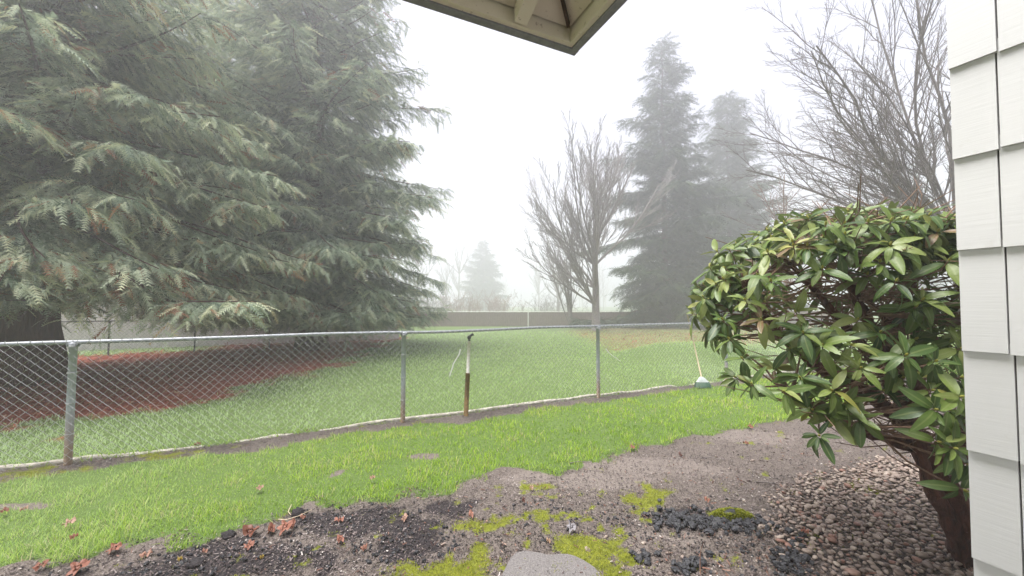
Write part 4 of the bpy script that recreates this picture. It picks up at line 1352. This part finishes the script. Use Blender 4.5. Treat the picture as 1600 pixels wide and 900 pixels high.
LT = [leaf_tpl(a, fo, wi, .12, k) for k, (a, fo, wi) in enumerate([(.18, .35, .17), (.35, .25, .165), (.55, .2, .16), (.1, .5, .15), (.75, .1, .17)])]
LP, LD, LN, LL, LTi = [], [], [], [], []
tw = MB(); bud = MB()
for i, (c_, a_) in enumerate(zip(wc, wa)):
    s1_ = np.cross(a_, [.3, .1, 1.0]); s1_ /= np.linalg.norm(s1_); s2_ = np.cross(a_, s1_)
    n = int(rng.integers(7, 12)); ph = rng.random() * 6.28; wt = rng.normal(.57, .19)
    big = rng.uniform(.8, 1.12)
    for j in range(n):
        an = ph + j * 2.4 + rng.normal(0, .35); lay = j / n
        el = .95 + .8 * lay + rng.normal(0, .33)             # angle from the shoot axis, outer leaves hang
        d_ = a_ * math.cos(el) + (s1_ * math.cos(an) + s2_ * math.sin(an)) * math.sin(el)
        d_ = d_ + np.array([0, 0, -.5 * lay])
        LP.append(c_ - a_ * .02 * lay + d_ * .012); LD.append(d_); 
        nn_ = a_ + np.array([0, 0, .6]) + rng.normal(0, .38, 3); LN.append(nn_)
        LL.append((.065 + .10 * rng.random() ** .8) * big * (.85 + .3 * lay)); LTi.append(np.clip(wt + rng.normal(0, .11) + (.4 if rng.random() < .03 else 0) - .12 * lay, 0, 1))
    bud.lathe((0, 0, 0), [(0, 0), (.007, .006), (.0075, .014), (.003, .026), (0, .03)], 6)
    bud.a[-1] = np.full(len(bud.v[-1]), .97); vv = bud.v[-1]; bud.v[-1] = c_ + s1_ * vv[:, :1] + s2_ * vv[:, 1:2] + a_ * vv[:, 2:3]
    # shoot back to the nearest stem
    dd = np.linalg.norm(skel - c_, axis=1) + .5 * np.clip(skel[:, 2] - c_[2] + .05, 0, 9); tgt = skel[np.argmin(dd)]
    mid = c_ * .55 + tgt * .45 - a_ * .05 + rng.normal(0, .03, 3)
    tw.tube([c_, c_ - a_ * .06, mid, tgt * .85 + c_ * .15 + rng.normal(0, .02, 3), tgt], [.0032, .004, .006, .008, .010], 5, cap=False)
# bare inner twigs
for _ in range(900):
    q = skel[rng.integers(len(skel))]
    v_ = rng.normal(0, 1, 3); v_[2] = abs(v_[2]) * .6; v_ /= np.linalg.norm(v_)
    e_ = q + v_ * rng.uniform(.12, .55); m_ = (q + e_) / 2 + rng.normal(0, .04, 3)
    if e_[2] < .75: continue
    tw.tube([q, m_, e_], [.005, .0035, .002], 4, cap=False)
tw.build('twigs', M['shoot'], rh)
LP = np.array(LP); LD = np.array(LD); LN = np.array(LN); LL = np.array(LL); LTi = np.array(LTi)
fb = MB(); sel = rng.integers(0, 5, len(LP))
for k, (tv, tf, hh) in enumerate(LT):
    s = sel == k
    fb.inst(tv, tf, LP[s], LD[s], LN[s], LL[s], LTi[s], hh)
for arr, src in ((fb.v, bud.v), (fb.a, bud.a), (fb.b, bud.b)): arr.extend(src)
fb.q.extend([q_ + fb.n for q_ in bud.q])
fb.build('foliage', M['rhodo'], rh, smooth=True)

# ------------------------------------------------------------------ house: shingled wall and roof corner
WD = FN * 1.0                                            # the wall runs away from the viewer along the fence normal
CD = .90
corner = np.array([(1517 - 800) / F * CD, CD])
house = empty('house', (corner[0], corner[1], -.02), 'house corner clad in white painted shingles with a cream hip eave overhead', 'house')
out = -FE                                                # outward normal of the visible wall
b = MB()
exp_ = .2225; z0 = -.06
zb = [EYE + (HOR - y_) / F * CD for y_ in (862, 702, 548, 390, 243, 97)]
zb = [zb[0] - exp_ * k for k in range(3, 0, -1)] + zb + [zb[-1] + exp_ * k for k in range(1, 8)]
fl = .013
rs = np.random.default_rng(90)
def shingle(bm, o_, along, outn, s0, s1, zlo, zhi, thick_lo, thick_hi):
    A = np.r_[along, 0]; O = np.r_[outn, 0]; o3 = np.r_[o_, 0]
    v = []
    for s_ in (s0, s1):
        for z_, th in ((zlo, thick_lo), (zhi, thick_hi)):
            for off in (0, th):
                v.append(o3 + A * s_ + O * off + np.array([0, 0, z_]))
    f = [[0, 1, 3, 2], [4, 6, 7, 5], [1, 5, 7, 3], [0, 2, 6, 4], [0, 4, 5, 1], [2, 3, 7, 6]]
    bm.add(np.array(v), f, rs.random())


gapm = .0032
for ci, zlo in enumerate(zb):
    zhi = zlo + exp_ + .03
    # visible face: runs from the corner back past the viewer
    s = -(fl + .002); first = .075 + rs.normal(0, .002)
    while s < 4.2:
        wdt = first if s < 0 else rs.uniform(.14, .30)
        jl = rs.uniform(-.002, .002)
        shingle(b, corner, -WD, out, s, s + wdt - gapm, zlo + jl, zhi, fl + rs.uniform(-.001, .001), .0035)
        s += wdt
    # return face, looking over the shrub
    s = .001
    while s < 4.5:
        wdt = rs.uniform(.12, .26)
        shingle(b, corner + FE * 0, FE, WD, s, s + wdt - gapm, zlo, zhi, fl, .0035)
        s += wdt
b.build('shingles', M['wall'], house)
b = MB()
ctr = corner + FE * 2.25 - WD * 2.1
b.box((ctr[0], ctr[1], 1.6), (4.5, 4.2, 3.3), math.atan2(FE[1], FE[0]))
b.build('wall_core', M['gap'], house)

# roof corner
EZ = W(897, 80, 1.38)[2]
ec = np.array([(897 - 800) / F * 1.38, 1.38])
eA = -FE; eB = -WD                                       # the two eave directions
slope = .30
roof = None
def RPt(a, b_, z): return np.r_[ec + eA * a + eB * b_, z]
b = MB()
La, Lb = 4.2, 3.6
# roof deck: two planes meeting on the hip, thickness .05
def deckz(a, b_): return EZ + .075 + slope * min(a, b_)
tv = []
for dz in (0, .05):
    tv += [RPt(0, 0, deckz(0, 0) + dz), RPt(La, 0, deckz(La, 0) + dz), RPt(La, Lb, deckz(La, Lb) + dz), RPt(Lb, Lb, deckz(Lb, Lb) + dz), RPt(0, Lb, deckz(0, Lb) + dz)]
b.add(np.array(tv), [[5, 8, 7, 6], [0, 1, 6, 5], [0, 5, 9, 4], [1, 2, 7, 6]])
b.t.append(np.array([[5, 9, 8]]))
roof = b.build('roof', M['drip'], house)
# soffit planks: separate planks parallel to each eave, real gaps
b = MB(); pw = .14
for side in (0, 1):
    k = 0; q = .035
    while q < 2.6:
        q2 = q + pw - .003
        Lx = La if side == 0 else Lb
        v = []
        for (qq) in (q, q2):
            for st in (qq + .004, Lx):
                for th in (0, .018):
                    a_, b__ = (st, qq) if side == 0 else (qq, st)
                    v.append(RPt(a_, b__, EZ + .045 + slope * qq + th + rs.uniform(0, .0008)))
        b.add(np.array(v), [[0, 2, 3, 1], [4, 5, 7, 6], [0, 4, 6, 2], [1, 3, 7, 5], [0, 1, 5, 4], [2, 6, 7, 3]])
        q += pw
b.build('soffit', M['cream'], roof)
def beam(a0, b0, a1, b1, zlo, zhi, wdt, mat, nm, zslope=0.0, par=None):
    """upright board from (a0,b0) to (a1,b1), mitred by length"""
    p, q = RPt(a0, b0, 0), RPt(a1, b1, 0); e = (q - p) / np.linalg.norm(q - p); n_ = np.cross(e, [0, 0, 1.0])
    v = []
    for pt_, zz in ((p, 0), (q, zslope)):
        for s_ in (-wdt / 2, wdt / 2):
            for z_ in (zlo, zhi):
                v.append(pt_ + n_ * s_ + np.array([0, 0, z_ + zz]))
    bb = MB(); bb.add(np.array(v), [[0, 1, 3, 2], [4, 6, 7, 5], [0, 4, 5, 1], [2, 3, 7, 6], [0, 2, 6, 4], [1, 5, 7, 3]])
    return bb.build(nm, mat, par or roof)
beam(.0295, .019, La, .019, EZ + .006, EZ + .070, .020, M['cream'], 'fascia')
beam(.019, .0085, .019, Lb, EZ + .006, EZ + .069, .020, M['cream'], 'fascia')
beam(-.022, -.006, La, -.006, EZ + .0, EZ + .060, .028, M['drip'], 'drip_edge')
beam(-.006, .0085, -.006, Lb, EZ + .0, EZ + .059, .028, M['drip'], 'drip_edge')
beam(.032, .048, .032, Lb, EZ - .0, EZ + .05, .0, M['cream'], 'fascia_lining') if False else None
# inner nailing boards seen under the eave
beam(.235, .045, .235, 2.4, EZ + .0, EZ + .055, .045, M['cream'], 'rafter_tail', slope * 2.355)
beam(.84, .045, .84, 2.4, EZ + .0, EZ + .055, .045, M['cream'], 'rafter_tail', slope * 2.355)
beam(.05, .05, 2.3, 2.3, EZ + .040, EZ + .062, .010, M['seam'], 'hip_seam', slope * 2.25)
# back wall carrying the roof, behind the viewer
b = MB(); cB = RPt(La / 2 - .8, 3.4, 1.55); b.box(cB, (La + 1.6, .12, 3.1), math.atan2(FE[1], FE[0])); b.build('back_wall', M['wall'], house)

# ------------------------------------------------------------------ render settings
vs = scene.view_settings
vs.view_transform = 'Standard'; vs.look = 'None'; vs.gamma = 1.0; vs.use_curve_mapping = False
vs.exposure = 1.18
scene.display_settings.display_device = 'sRGB'
cy = scene.cycles
cy.max_bounces = 6; cy.diffuse_bounces = 3; cy.glossy_bounces = 2; cy.transmission_bounces = 2; cy.volume_bounces = 4; cy.transparent_max_bounces = 4
cy.use_denoising = True
cy.caustics_reflective = False; cy.caustics_refractive = False
cy.sample_clamp_indirect = 6.0
